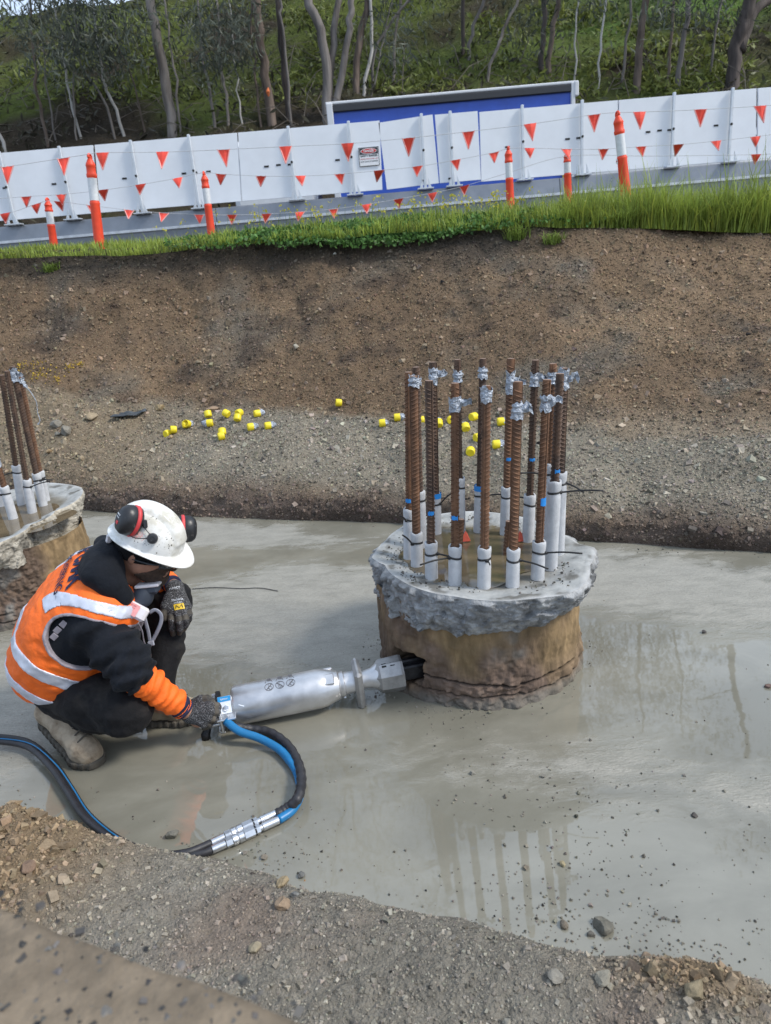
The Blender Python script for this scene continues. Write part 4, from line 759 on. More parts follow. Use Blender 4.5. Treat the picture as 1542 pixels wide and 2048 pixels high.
    S = np.stack([r*cs_[None, :, 0], r*cs_[None, :, 1], z+0*th[None]], -1); low = sstep(.20, .02, z+.05*fbm(S*4+off, 3)); pmk = sstep(.05, .4, fbm(S*2.6+off, 4)+.15*low); d = fbm(S*5+off, 4)*.012+fbm(S*26, 3)*.006+fbm(S*np.array([70, 70, 18.]), 3)*.006+pmk*(-np.abs(fbm(S*20+off, 4))*.024+fbm(S*60, 2)*.010)+low*(np.abs(fbm(S*12+off+4, 4))*.030+fbm(S*6, 3)*.012)
    zc1 = .105+.018*np.sin(th*2.3+1)+.012*fbm(cs_*5+off, 3)+.004*fbm(cs_*22, 2); zc2 = .052+.010*np.sin(th*1.7)+.006*fbm(cs_*7+off+2, 3); gone = sstep(-.25, .1, fbm(cs_*1.3+off+9, 2)+.2)[None]
    cr = np.exp(-((z-zc1[None])/.0045)**2)*gone+np.exp(-((z-zc2[None])/.003)**2)*.8; d = d-cr*.014
    if hole is not None:
        a0, z0, hw, hh = hole; da = (th-a0+math.pi) % (2*math.pi)-math.pi; hm = (1-sstep(hw*.75, hw, np.abs(da*R)[None]+.035*fbm(S*16, 3)+.012*fbm(S*45, 2)))*(1-sstep(hh*.7, hh, np.abs(z-z0)+.03*fbm(S*13+3, 3))); hm = hm*(1-.0); d = d-hm*.15
        rough = np.exp(-((da*R/.13)**2))[None]*np.exp(-((z-z0)/.13)**2); d = d+rough*(1-hm)*fbm(S*11+4, 4)*.03
    S[..., :2] += cs_[None, :, :2]*d[..., None]
    och = np.array([.285, .198, .105]); plum = np.array([.17, .12, .092]); gry = np.array([.24, .235, .215]); n1 = fbm(S*2.6+off, 4); n2 = fbm(S*6+off+3, 4)
    c3 = och*(1+.25*fbm(S*np.array([9, 9, 3.]), 4))[..., None]; pm = np.clip(sstep(-.06, .28, n1+.15*low)*.9+low*.6, 0, 1)[..., None]; c3 = c3+(plum*(1+.5*n2[..., None])-c3)*pm
    gm = (sstep(.22, .42, n2)*.8*sstep(.3, .6, fbm(S*1.7+off+8, 3)+.35))[..., None]; c3 = c3+(gry-c3)*gm; c3 = c3*(1+.55*fbm(S*np.array([34, 34, 11.])+off, 3))[..., None]; bt = sstep(.06, .02, z+.02*n2)[..., None]; c3 = c3+(np.array([.20, .19, .165])-c3)*bt*.7; c3 = c3*(1-.88*np.clip(cr, 0, 1))[..., None]
    if hole is not None:
        c3 = c3*(1-.9*hm)[..., None]; lf = (np.exp(-((da+.50)/.45)**2)[None]*sstep(.36, .2, z+.08*n1))[..., None]; c3 = c3+(plum*.75-c3)*lf*.85  # shade inside the tool hole put into its colour; plum patch beside it
    link('shaft', np_mesh('shaft', S.reshape(-1, 3), wrapf(nz), M['shaft'], True, np.clip(c3.reshape(-1, 3), .01, .8)), e)
    return e
PC, PH = np.array([.36, 2.79]), .50
out_pts = [(743, 1115), (752, 1102), (770, 1130), (801, 1160), (866, 1186), (911, 1193), (947, 1199), (1005, 1202), (1077, 1196), (1135, 1189), (1166, 1172), (1180, 1130), (1190, 1095), (1158, 1088), (1122, 1066), (1075, 1042), (1010, 1028), (950, 1022), (900, 1025), (860, 1031), (830, 1040), (800, 1056), (772, 1080)]
hp = atY(814, 1338, 2.50); ha = math.atan2(hp[1]-PC[1], hp[0]-PC[0])
big = pile(PC, PH, polar(out_pts, PC, PH), .165, 'complete broken concrete pile with a full ring of rusty rebars', 1, hole=(ha, hp[2]-.002, .075, .072))

def rebar_mesh(L, r, dark):
    """deformed bar: core, two longitudinal ribs and slanted transverse ribs"""
    b = MB(); n = 14; b.tube([(0, 0, 0), (0, 0, L)], r*.93, n); b.m[-1] = 1; b.m[:-2] = [0]*(len(b.m)-2)
    for s in (-1, 1): b.box((s*r*.98, 0, L/2), (r*.26, r*.34, L-.004))
    k = 0; z = .012
    while z < L-.03:
        for s in (-1, 1):
            vs = []; m = 7
            for i in range(m):
                a = math.pi*(.07+.86*i/(m-1)); x, y = math.cos(a), s*math.sin(a); zz = z+.017*(i/(m-1))*1.0+(.008 if s > 0 else 0); hgt_ = r*(1.15 if 0 < i < m-1 else .95)
                vs += [(x*r*.9, y*r*.9, zz-.0038), (x*hgt_, y*hgt_, zz), (x*r*.9, y*r*.9, zz+.0038)]
            fs = []
            for i in range(m-1): a0 = i*3; fs += [(a0, a0+3, a0+4, a0+1), (a0+1, a0+4, a0+5, a0+2)]
            if s < 0: fs = [tuple(reversed(q)) for q in fs]
            b.add(vs, fs)
        z += .0160; k += 1
    me = bpy.data.meshes.new('rebar'); me.from_pydata(b.v, [], b.f); me.materials.append(M['rust_dark' if dark else 'rust']); me.materials.append(M['cut']); me.polygons.foreach_set('material_index', b.m); me.update(); return me
def crumple(path, r, name, m, par, seed, n=12, amp=.35):
    """a torn wrap of tape: crumpled tube with ragged ends"""
    rg = np.random.default_rng(seed); b = MB(); P = smooth_path(path, 3); b.tube(P, [r*(1+rg.uniform(-.08, .25)) for _ in P], n, cap=False); v = np.array(b.v); v += rg.normal(0, r*amp*.20, v.shape); v[-n:, 2] += rg.normal(0, r*.28, n); v[:n, 2] += rg.normal(0, r*.25, n); b.v = [tuple(q) for q in v]
    o = b.build(name, m, par, False); md_ = o.modifiers.new('thick', 'SOLIDIFY'); md_.thickness = .0015; return o
def flap(p, d, s, name, m, par, seed, L=.06, W=.03):
    rg = np.random.default_rng(seed); b = MB(); n = 6; d = nrm(d); s = nrm(s); vs = []
    for i in range(n+1):
        f = i/n; c_ = p+d*L*f+np.array([0, 0, -.35*L*f*f])+rg.normal(0, .004, 3); w = W*(1-.35*f)*rg.uniform(.7, 1.2); vs += [c_-s*w*.5+rg.normal(0, .003, 3), c_+np.cross(d, s)*.01*math.sin(5*f)+rg.normal(0, .004, 3), c_+s*w*.5+rg.normal(0, .003, 3)]
    b.add(vs, [(k*3+j, k*3+3+j, k*3+4+j, k*3+1+j) for k in range(n) for j in (0, 1)]); o = b.build(name, m, par); md_ = o.modifiers.new('thick', 'SOLIDIFY'); md_.thickness = .0015; return o
def rebar(pl, H, top, st, sb, R=.0152, dark=False, tape=1, tieend=None, sleeve=True, seed=0, blue=None, notch=False, tape_drop=.06, tilt_fix=None):
    """top, st, sb: photo pixels of bar tip, sleeve top and sleeve foot"""
    o = np.array(pl.location); B_ = atz(*sb, H-.02); Tp = atY(*top, B_[1]); ax = nrm(Tp-B_); L = np.linalg.norm(Tp-B_); F_ = frame((1, 0, 0), ax); rb = link('rebar', rebar_mesh(L, R, dark), pl, B_-o); rb.rotation_euler = (Vector(ax).to_track_quat('Z', 'Y').to_matrix() @ Matrix.Rotation(seed*1.1+(.6 if seed % 2 else 0), 3, 'Z')).to_euler()
    Mi = np.array(rb.rotation_euler.to_matrix()).T
    def loc(w): return Mi@(np.asarray(w, float)-B_)
    if sleeve:
        St = atY(*st, B_[1]); Ls = np.linalg.norm(St-B_); b = MB(); ro, ri = .0252, .0168; zt = Ls/2 if not tie_z else tie_z; pr = [(0, ro*1.02), (Ls*.25, ro), (max(.03, Ls-.075), ro), (max(.035, Ls-.055), ro*.97), (max(.04, Ls-.045), ro*.86), (max(.045, Ls-.035), ro*.97), (Ls-.012, ro*1.03), (Ls-.002, ro*1.0), (Ls, ro*.93), (Ls-.002, ri), (Ls-.05, ri*.95)]
        b.lathe(pr, 20, F=ZF); v = np.array(b.v); v[:, :2] *= (1+.035*fbm(v*24+seed, 3))[:, None]
        if notch: kk = v[:, 2] > Ls-.03; an = np.arctan2(v[:, 1], v[:, 0]); v[:, 2] -= kk*.055*np.exp(-((an-1.2)/.45)**2)
        v[:, 2] += (v[:, 2] > Ls-.015)*.0026*np.sin(np.arctan2(v[:, 1], v[:, 0])*3+seed); b.v = [tuple(q) for q in v]; s_ = b.build('foam_sleeve', M['foam'], rb, True)
        if tieend is not False:
            zt = Ls-.045; b = MB(); ring = [(ro*.93*math.cos(a), ro*.93*math.sin(a), zt+.004*math.sin(a)) for a in np.linspace(0, 2*math.pi, 19)]; b.tube(ring, [(.0045, .0028)]*19, 6, cap=False)
            if tieend is not None:
                te = loc(tieend) if len(tieend) == 3 else loc(atY(*tieend, B_[1]-.05)); d0 = nrm(np.array([te[0], te[1], 0])); st_ = d0*ro*.95+np.array([0, 0, zt]); b.box(st_, (.014, .010, .010)); b.tube(smooth_path([st_, st_*.5+te*.5+np.array([0, 0, .004]), te], 4), [(.0036, .0026)]*9, 6)
            b.build('cable_tie', M['tie'], rb, True)
        if blue: b = MB(); b.tube([(0, 0, Ls-.02), (0, 0, Ls+.004)], ro*1.06, 16, cap=False); b.build('blue_tape', M['bluetape'], rb)
    if tape:
        q = np.array([0, 0, L-tape_drop]); crumple([q+np.array([0, 0, -.017*tape]), q, q+np.array([0, 0, .017*tape])], R*1.2, 'duct_tape', M['tape'], rb, 40+seed)
        rg = np.random.default_rng(seed+3)
        if tape > 1.45:
            a = rg.uniform(-.5, .9); d = Mi@np.array([math.cos(a), -.3, .35]); flap(q+nrm(d)*R*.8, d, Mi@np.array([0, 0, 1.]), 'tape_flap', M['tape'], rb, seed+70, .046, .034)
    return rb
tie_z = None; ZF = np.array([[0, 1, 0], [0, 0, 1], [1, 0, 0.]])
BARS = [  # top, sleeve top, sleeve foot, options
 ((817, 744), (819, 1017), (819, 1117), dict(tieend=(800, 1032), tape=0)), ((827, 752), (834, 1064), (834, 1132), dict(tieend=(805, 1070), tape=1, tape_drop=.02)), ((832, 734), (842, 981), (842, 1095), dict(dark=True, tape=1)),
 ((858, 761), (861, 1084), (863, 1157), dict(tieend=(921, 1122), tape=0, dark=True)), ((866, 724), (871, 987), (872, 1068), dict(tieend=(905, 985), tape=2, dark=True, blue=True)), ((910, 766), (913, 1091), (910, 1170), dict(tieend=(840, 1130), tape=1.6, tape_drop=.075)),
 ((915, 719), (919, 955), (920, 1064), dict(tape=1.3, dark=True, tape_drop=.07)), ((966, 717), (959, 972), (958, 1064), dict(tieend=(1005, 989), tape=1.3, dark=True, blue=True)), ((973, 771), (970, 1094), (968, 1176), dict(tieend=(980, 1130), tape=1.4, tape_drop=.03)),
 ((1022, 717), (1014, 973), (1011, 1069), dict(tieend=(1070, 1000), tape=2.6, tape_drop=.10)), ((1036, 763), (1027, 1096), (1025, 1172), dict(tieend=(1097, 1138), tape=1.6, tape_drop=.10)), ((1071, 720), (1059, 989), (1056, 1083), dict(tape=1.5, dark=True, tape_drop=.08)),
 ((1094, 759), (1078, 1082), (1075, 1157), dict(tieend=(1165, 1107), tape=1.6, tape_drop=.08)), ((1106, 727), (1098, 926), (1094, 1097), dict(tape=1.3, tape_drop=.06, tieend=(1040, 946))), ((1120, 747), (1110, 961), (1101, 1138), dict(tieend=(1206, 981), tape=0, dark=True)), ((1128, 736), (1121, 943), (1116, 1108), dict(tieend=(1168, 985), tape=2.2, dark=True, tape_drop=.04))]
for k, (a, c_, d_, kw) in enumerate(BARS): rebar(big, PH, a, c_, d_, seed=k, **kw)
for k, (t, f) in enumerate([((922, 1038), (917, 1096)), ((1018, 1042), (1013, 1110))]): rebar(big, PH, t, f, f, R=.0145, tape=0, sleeve=False, seed=30+k)
po_ = np.array(big.location)
for (px, py, w, h) in ((821, 1000, 9, 12), (1086, 1002, 12, 22), (856, 1025, 8, 12), (1066, 918, 9, 8), (1018, 917, 9, 10), (1112, 941, 8, 9), (904, 1034, 6, 12)):
    p = atY(px, py, 2.55 if py > 990 else 2.9); s = 2.75/FPX; b = MB()
    # a torn paint-tape tag wrapped on the closest bar
    best, bd = None, 9
    for o in big.children:
        if o.name.startswith('rebar') and o.dimensions[2] > .3:
            m3 = o.rotation_euler.to_matrix(); ax = np.array(m3.col[2]); b0 = np.array(o.location)+po_; dr = nrm(ray(px, py)); w0 = CO-b0; aa, bb_, cc_ = dr@dr, dr@ax, ax@ax; dd, ee = dr@w0, ax@w0; den = aa*cc_-bb_*bb_; sc2 = (aa*ee-bb_*dd)/den; q = b0+ax*sc2; dist_ = np.linalg.norm(np.cross(q-CO, dr))+.02*(q[1]-2.3)
            if dist_ < bd: bd, best, sb_ = dist_, o, sc2
    # a torn patch over part of the bar's round, turned to the open side
    vw = np.array(best.rotation_euler.to_matrix()).T@nrm(np.array([RNG.uniform(-.5, .5), -1, 0])); a0 = math.atan2(vw[1], vw[0]); n = 7
    vs = [((.0172)*math.cos(a0+(k/n-.5)*1.4), (.0172)*math.sin(a0+(k/n-.5)*1.4), sb_+e_*h*.34*s+RNG.normal(0, .0016)) for e_ in (-1, 1) for k in range(n+1)]; vs += [(x*1.05, y*1.05, z) for x, y, z in vs]; m = n+1
    b.add(vs, [(k, k+1, m+k+1, m+k) for k in range(n)]+[(2*m+k, 3*m+k, 3*m+k+1, 2*m+k+1) for k in range(n)]); b.build('blue_tape', M['bluetape'], best)
for px, py in ((931, 1082), (1040, 1082)):
    q = atz(px, py, PH-.012)-po_; b = MB(); b.add([q+np.array(v)*.022 for v in ((-1, -.3, 0), (1, -.3, 0), (.1, .5, 2.0), (-1, .3, 0), (1, .3, 0), (.5, .7, 1.4))], [(0,1,2), (3,5,4), (0,2,5,3), (1,4,5,2), (0,3,4,1)]); b.build('red_marker', M['redpaint'], big)
# crumbs on the rim
kk = 420; a = RNG.uniform(-math.pi, math.pi, kk); r_ = np.interp(a, *polar(out_pts, PC, PH))*RNG.uniform(.72, .95, kk); sel = fbm(np.stack([np.cos(a), np.sin(a), 0*a], 1)*2+4, 3) > -.1
cr_ = chips('crumbs', np.stack([r_*np.cos(a), r_*np.sin(a), 0*a+PH-.004], 1)[sel], RNG.uniform(.002, .006, kk)[sel], stone_tints(np.tile(np.array([.15, .14, .12]), (sel.sum(), 1)), .4), M['stone']); cr_.parent = big

LC = np.array([-2.14, 3.86]); lo_pts = [(163, 990), (160, 974), (130, 968), (80, 965), (20, 980), (-60, 1000), (-130, 1030), (-150, 1060), (-110, 1095), (-60, 1105), (0, 1085), (60, 1050), (110, 1022), (150, 1003)]
left = pile(LC, .50, polar(lo_pts, LC, .50), .15, 'half-hidden concrete pile at the left border behind the worker', 2, R=.392)
for k, (a, c_, d_, kw) in enumerate([((-12, 905), (15, 972), (27, 1038), dict(tieend=(-30, 985))), ((3, 750), (33, 930), (44, 1010), dict(tieend=(-20, 962), tape=0, dark=True)), ((14, 742), (52, 958), (65, 1026), dict(tieend=(100, 962), tape=0, dark=True, notch=True)), ((25, 733), (75, 946), (87, 1012), dict(tape=2, tieend=(105, 960), dark=True, tape_drop=.05)), ((40, 752), (82, 942), (92, 1002), dict(tape=1, tieend=(100, 965), tape_drop=.03)), ((-20, 760), (-2, 945), (4, 1012), dict(tape=0, tieend=False))]): rebar(left, .50, a, c_, d_, seed=50+k, **kw)
lr = [o for o in left.children if o.name.startswith('rebar')][3]; b = MB(); Bq = np.array(lr.location)+np.array(left.location); Mi = np.array(lr.rotation_euler.to_matrix()).T
b.tube(smooth_path([Mi@(atY(x, y, Bq[1]-.02)-Bq) for x, y in ((47, 768), (62, 785), (73, 805), (75, 825), (80, 840), (76, 849))], 4), [.006, .012, .003, .003]+[.0022]*14+[.003, .004, .006], 6); b.build('tape_strip', M['tape'], lr)

# ------------------------------------------------------------------ yellow caps pulled off the bars
M['cap'] = mat('yellow_cap', (.78, .62, .02), .42, .08, 20, bump=.05); M['cap_in'] = mat('cap_inside', (.30, .22, .01), .6, .1)
def cap_proto():
    e = empty('rebar_cap', (0, 0, 0), 'x', 'rebar cap', 'yellow rebar caps thrown on the bench'); b = MB()
    pr = [(0, .002), (0, .026), (.004, .030), (.012, .0315), (.045, .0315), (.050, .030), (.050, .026), (.02, .024), (.02, .002)]; b.lathe([(x, max(r, .0005)) for x, r in pr], 18); b.build('cap', M['cap'], e, True, angle=40)
    b = MB(); b.tube([(.030, 0, 0), (.046, 0, 0), (.060, .002, 0), (.076, .004, -.004), (.088, .0, -.008)], [.0328, .0328, .030, .022, .012], 14, cap=False); v = np.array(b.v); v[14:] += RNG.normal(0, .003, v[14:].shape); b.v = [tuple(q) for q in v]; b.build('tape_tail', M['tape'], e); return e
CAPS = [  # px, py, heading deg (photo: 0 = tail to the right), tilt, tail length, label
 (329, 868, 60, 0, 1, 'leftmost yellow cap, tape tail up against an orange-brown stone'), (353, 859, 200, 10, .3, 'yellow cap second from the left with no visible tail'),
 (367, 848, 30, 0, 1, 'upper of two touching caps, grey tail pointing right'), (380, 848, 250, 20, .4, 'round-faced cap touching the upper one with the grey tail'),
 (415, 834, 110, 60, .3, 'yellow cap facing out just left of the brown stone'), (427, 843, 185, 0, 1, 'cap with grey tail to the left in front of the brown stone'),
 (459, 829, 150, 25, .3, 'half-open cap left in the tight trio right of the brown stone'), (474, 826, 60, 0, .5, 'upper right cap of the tight trio right of the brown stone'), (476, 839, 80, 50, .3, 'lowest cap of the tight trio showing its round end'),
 (510, 826, 25, 0, 1, 'lone cap with grey tail to the upper right, above the middle pair'), (436, 875, 20, 5, .5, 'front cap of the lowest left pair'), (447, 868, 100, 50, .3, 'rear cap of the lowest left pair'),
 (494, 854, 20, 0, .9, 'cap left of the large-tailed one, short grey tail right'), (528, 852, 20, 0, 1, 'rightmost left-side cap with a dark grey tail'),
 (680, 805, 190, 10, .2, 'cap lying alone highest on the slope toe without a tail'), (756, 847, 0, 0, .6, 'cap with grey band left of the rebar cage'), (788, 834, 0, 0, .9, 'cap with grey tail right beside the rebar cage edge'),
 (848, 840, 180, 0, 1, 'mostly grey taped cap glimpsed between left rebars'), (879, 852, 90, 40, .6, 'open cap with grey strap behind the left rebars'), (904, 840, 90, 0, .3, 'cap almost hidden behind a front rebar'), (940, 835, 40, 0, .3, 'clean cap highest between the middle rebars'),
 (925, 855, 120, 0, .4, 'left cap of the pair between the middle rebars'), (934, 860, 95, 30, .6, 'right cap of the middle pair with a grey strap'), (950, 875, 30, 0, .8, 'cap touching the left side of the central back rebar'), (985, 889, 0, 0, 1, 'cap with grey tail right of the central rebar, low'), (993, 843, 0, 0, 1, 'cap with grey tail right of the central rebar, high'), (939, 906, 80, 10, .8, 'nearest cap wrapped in grey tape in front of all others')]
proto = cap_proto()
for k, (px, py, hd, tl_, tail, lab) in enumerate(CAPS):
    o = proto if k == 0 else copy_tree(proto); p = surf_hit(px, py+5, bank[30:140]); o.location = [float(q) for q in p+np.array([0, 0, .030])]; o.rotation_euler = Euler((RNG.uniform(0, 3), math.radians(-tl_), math.radians(hd)), 'XYZ'); o['label'] = lab
    t_ = [c for c in o.children if c.name.startswith('tape_tail')][0]; t_.scale = (1, 1, 1)
    t_.scale = (.55+.35*tail,)*3; t_.location = (.030*(1-t_.scale[0]), 0, 0) if tail < .9 else (.012, 0, 0)
    if tail < .55: bpy.data.objects.remove(t_)
    s = 1.08; o.scale = (s, s, s)
# dark rag on the bench
q = surf_hit(257, 834, bank[30:140]); rag = empty('rag', q, 'crumpled dark grey rag on the bench left of the yellow caps', 'rag'); M['rag'] = mat('dark_rag', (.055, .065, .075), .85, .4, 12, bump=.6)
U_, W_ = np.meshgrid(np.linspace(-1, 1, 30), np.linspace(-1, 1, 16), indexing='ij'); G_ = np.stack([U_*.15, W_*.05*(1-.5*U_), .022+.028*fbm(np.stack([U_*2.2, W_*1.8, 0*U_], -1)+5, 3)+.02*(1-W_**2)*(1-U_**2)+.04*(U_ > .4)*(U_-.4)], -1); G_[..., 1] += .07*np.maximum(U_, 0)
o = link('cloth', np_mesh('cloth', G_.reshape(-1, 3), grid_faces(30, 16), M['rag'], True), rag); md_ = o.modifiers.new('thick', 'SOLIDIFY'); md_.thickness = .012
# ------------------------------------------------------------------ hydraulic splitter pushed into the pile
M['alloy'] = mat('scuffed_alloy', (.60, .60, .61), .38, .22, 7, metal=.85, bump=.12, bscale=30, rvar=.12, aniso=(1, 1, 1), bdist=.004); M['alloy_dark'] = mat('dirty_alloy', (.36, .36, .36), .48, .4, 9, metal=.7, bump=.3, bscale=50, rvar=.1, bdist=.004)
M['zinc'] = mat('zinc_plated', (.62, .63, .65), .28, .12, 30, metal=.9, bump=.05); M['etch'] = mat('etched_mark', (.13, .13, .14), .6, .2, 50, metal=.2); M['hose_blue'] = mat('blue_hose', (.008, .155, .36), .38, .12, 20, bump=.05); M['hose_black'] = mat('black_hose', (.022, .022, .026), .5, .35, 24, bump=.25, bscale=80, bdist=.003); M['wedge'] = mat('black_wedge', (.018, .018, .02), .4, .4, 20, metal=.4, bump=.4); M['label_white'] = mat('label_white', (.72, .77, .84), .35, .05, 20); M['label_blue'] = mat('label_blue', (.02, .28, .62), .35, .05, 20)
ta, tb = atz(470, 1411, .082), atY(818, 1341, 2.515); tx = nrm(tb-ta); TL = np.linalg.norm(tb-ta); tool = empty('rock_splitter', (ta[0], ta[1], 0), 'silver hydraulic rock splitter lying with its tip in the concrete pile', 'hydraulic splitter'); to_ = np.array(tool.location)
TF = frame(tx, (0, 0, 1)); tpo = ta-to_
def faceted(prof, n, tw, name, m, sq=1.0, smooth=False, ang=25):
    b = MB(); c, s = math.cos(tw), math.sin(tw); F = TF@np.array([[1, 0, 0], [0, c, -s], [0, s, c]]); b.lathe(prof, n, o=tpo, F=F, sq=sq); return b.build(name, m, tool, smooth, angle=ang)
L1 = TL*.505; L2 = TL*.595; L3 = TL*.70; L4 = TL*.79; L5 = TL*.97
faceted([(-.006, .001), (-.006, .066), (0, .073), (.01, .0765), (L1*.92, .0765), (L1, .074), (L2-.006, .056), (L2, .050), (L2+.004, .001)], 40, 0, 'body', M['alloy'], smooth=True)
for a_ in (.62, -.75):                                     # milled flats along the body
    c, s = math.cos(a_), math.sin(a_); F = TF@np.array([[1, 0, 0], [0, c, -s], [0, s, c]]); b = MB(); b.box(tpo+F@np.array([L1*.97, -.0695 if False else 0, .0655]), (L1*.30, .045, .010), F, bev=.003); b.build('flat', M['alloy'], tool)
faceted([(L2-.01, .045), (L2+.008, .0505), (L2+.016, .0505), (L2+.02, .044), (L3, .042), (L3+.004, .001)], 32, 0, 'collar', M['alloy'], smooth=True)
for a_ in (2.6, 3.6, 1.6): b = MB(); p = tpo+TF@np.array([L2+.012, .052*math.sin(a_), -.052*math.cos(a_)*-1]); b.lathe([(-.004, .0055), (.004, .0055), (.0045, .0005)], 8, o=p, F=TF@np.array([[0, 0, 1], [math.sin(a_), 0, 0], [math.cos(a_), 1, 0]]) if False else TF); b.build('screw', M['zinc'], tool)
b = MB(); b.box(tpo+TF@np.array([L3, 0, -.012]), (.032, .12, .178), TF@Rot((1, 0, 0), 8), bev=.012); fl_ = b.build('flange', M['alloy_dark'], tool)
faceted([(L3-.01, .034), (L3+.02, .035), (L4-.01, .040), (L4+.022, .058), (L4+.03, .001)], 28, 0, 'neck', M['alloy'], smooth=True)
faceted([(L4+.002, .044), (L4+.026, .068), (L5-.016, .071), (L5-.006, .068), (L5-.006, .001)], 8, math.pi/8, 'head', M['alloy_dark'])
for k in (0, 1):
    b = MB(); F = TF@Rot((1, 0, 0), 24); b.box(tpo+F@np.array([L4+.045+.034*k, 0, .0645]), (.018, .017, .006), F); b.build('slot', M['slot'], tool)
b = MB(); b.box(tpo+TF@np.array([L5+.05, 0, 0]), (.13, .05, .062), TF, bev=.006); b.box(tpo+TF@np.array([L5+.05, .02, .005]), (.12, .028, .075), TF, bev=.006); b.build('wedge', M['wedge'], tool)
# three etched warning roundels on the upper face
def etch(u, k):
    a0 = .42; par = []
    def on(du, dv): a = a0+dv/.0775; return tpo+TF@np.array([u+du, -.0772*math.sin(a), .0772*math.cos(a)])
    b = MB(); n = 20; r = .0165; ring = [on(r*math.cos(t), r*math.sin(t)) for t in np.linspace(0, 2*math.pi, n+1)]; b.tube(ring, .0011, 5, cap=False); b.tube([on(-.012, -.011), on(.012, .011)] if k else [on(.011, -.012), on(-.011, .012)], .0019, 5); b.tube([on(-.002, -.014), on(-.002, .004), on(.003, .013)], .0009, 4); b.tube([on(.007*math.cos(t)-.004*k+.004, .007*math.sin(t)+.006) for t in np.linspace(0, 6.28, 10)], .0009, 4, cap=False)
    b.tube([on(-.014, -.022), on(-.010, -.034)], .001, 4); b.tube([on(.014, -.022), on(.010, -.034)], .001, 4); b.tube([on(-.006, -.040), on(.008, -.040)], .006, 5); o = b.build('etched_roundel', M['etch'], tool)
for k, u in enumerate((.155, .20, .245)): etch(u*TL/.75, k % 2)
b = MB(); a0 = 1.05; b.tube([tpo+TF@np.array([.022+.02*t, -.0778*math.sin(a0-.02+.12*t), .0778*math.cos(a0-.02+.12*t)]) for t in (0, .5, 1)], .0022, 5); b.build('white_scratch', M['label_white'], tool)
# rear control bracket with label, bolts, handle and foot
def tp(px, py, Y): return atY(px, py, Y)-to_
ry = ta[1]-.055
FB = TF@Rot((1, 0, 0), 52)
b = MB(); b.box(tpo+FB@np.array([-.030, 0, .062]), (.052, .070, .008), FB, bev=.002); br_ = b.build('bracket', M['zinc'], tool)
b = MB(); b.box(tpo+FB@np.array([-.030, .001, .0675]), (.048, .064, .002), FB); lb_ = b.build('label', M['label_white'], br_)
b = MB(); b.box(tpo+FB@np.array([-.030, .024, .0690]), (.048, .019, .0014), FB); b.build('label_stripe', M['label_blue'], br_)
lt_ = text('Splitter', .010, tpo+FB@np.array([-.030, .024, .0702]), M['label_white'], br_, name='label_print', rot=Matrix(FB.tolist()).to_euler(), ext=.0002)
b = MB(); b.lathe([(0, .011), (.007, .011), (.009, .009), (.0092, .0005)], 6, o=tpo+FB@np.array([-.026, -.012, .068]), F=FB@np.array([[0, 0, 1], [0, 1, 0], [-1, 0, 0]])@np.diag([-1, 1, 1]) if False else FB@np.array([[0, 0, -1], [0, 1, 0], [1, 0, 0.]])); b.build('bolt', M['zinc'], br_)
b = MB(); b.box(tpo+TF@np.array([-.028, -.088, .012]), (.072, .045, .008), TF, bev=.002); b.box(tpo+TF@np.array([-.05, -.06, .0]), (.010, .07, .10), TF, bev=.002); b.build('side_plate', M['zinc'], tool)
b = MB(); b.box(tpo+TF@np.array([-.060, 0, 0]), (.020, .095, .105), TF, bev=.004); b.box(tpo+TF@np.array([-.030, 0, 0]), (.06, .07, .07), TF, bev=.01); b.build('valve_block', M['wedge'], tool)
for y, z in ((.03, .045), (-.03, .045), (-.04, 0), (-.03, -.04), (.0, .05)):
    b = MB(); b.lathe([(-.014, .0005), (-.014, .006), (0, .006), (.0, .0005)], 6, o=tpo+TF@np.array([-.068, y, z]), F=TF); b.build('bolt', M['zinc'], tool)
hpts = [tp(442, 1447, ry-.02), tp(424, 1451, ry-.03), tp(404, 1454, ry-.035), tp(396, 1446, ry-.03), tp(398, 1428, ry+.0), tp(410, 1408, ry+.04), tp(440, 1402, ry+.06)]
b = MB(); b.tube(smooth_path(hpts, 5), .0075, 10); b.build('handle', M['zinc'], tool, True)
b = MB(); b.tube([tp(440, 1440, ry-.01), tp(440, 1462, ry-.03), tp(443, 1466, ry-.03), tp(452, 1464, ry-.03)], .0035, 6); b.build('foot_wire', M['zinc'], tool, True)
fq = atz(411, 1470, .016)-to_; b = MB(); b.tube([fq+np.array([0, 0, -.016]), fq, fq+np.array([.01, .02, .02]), tp(420, 1440, ry)], [.017, .018, .012, .009], 10); b.build('rubber_foot', M['wedge'], tool, True)
# hoses: blue and black whips to the couplings, then the long twin line
def zpath(pts): return [atz(x, y, z) for x, y, z in pts]
blue = zpath([(452, 1442, .085), (478, 1462, .060), (520, 1477, .035), (560, 1500, .022), (586, 1532, .018), (598, 1560, .018), (600, 1590, .018), (585, 1620, .018), (557, 1640, .018)])
b = MB(); P = smooth_path(blue, 8); b.tube(P, [.0152 if k < 30 else .0140 for k in range(len(P))], 14); b.build('blue_hose', M['hose_blue'], tool, True, origin=to_)
blk = zpath([(458, 1452, .070), (500, 1458, .032), (540, 1465, .022), (575, 1490, .022), (596, 1525, .024), (603, 1560, .044), (596, 1595, .048), (575, 1616, .022), (551, 1630, .018)])
b = MB(); P = smooth_path(blk, 12); b.tube(P, [.0165*(1+.07*math.sin(k*1.3)) for k in range(len(P))], 14); b.build('black_hose', M['hose_black'], tool, True, origin=to_)
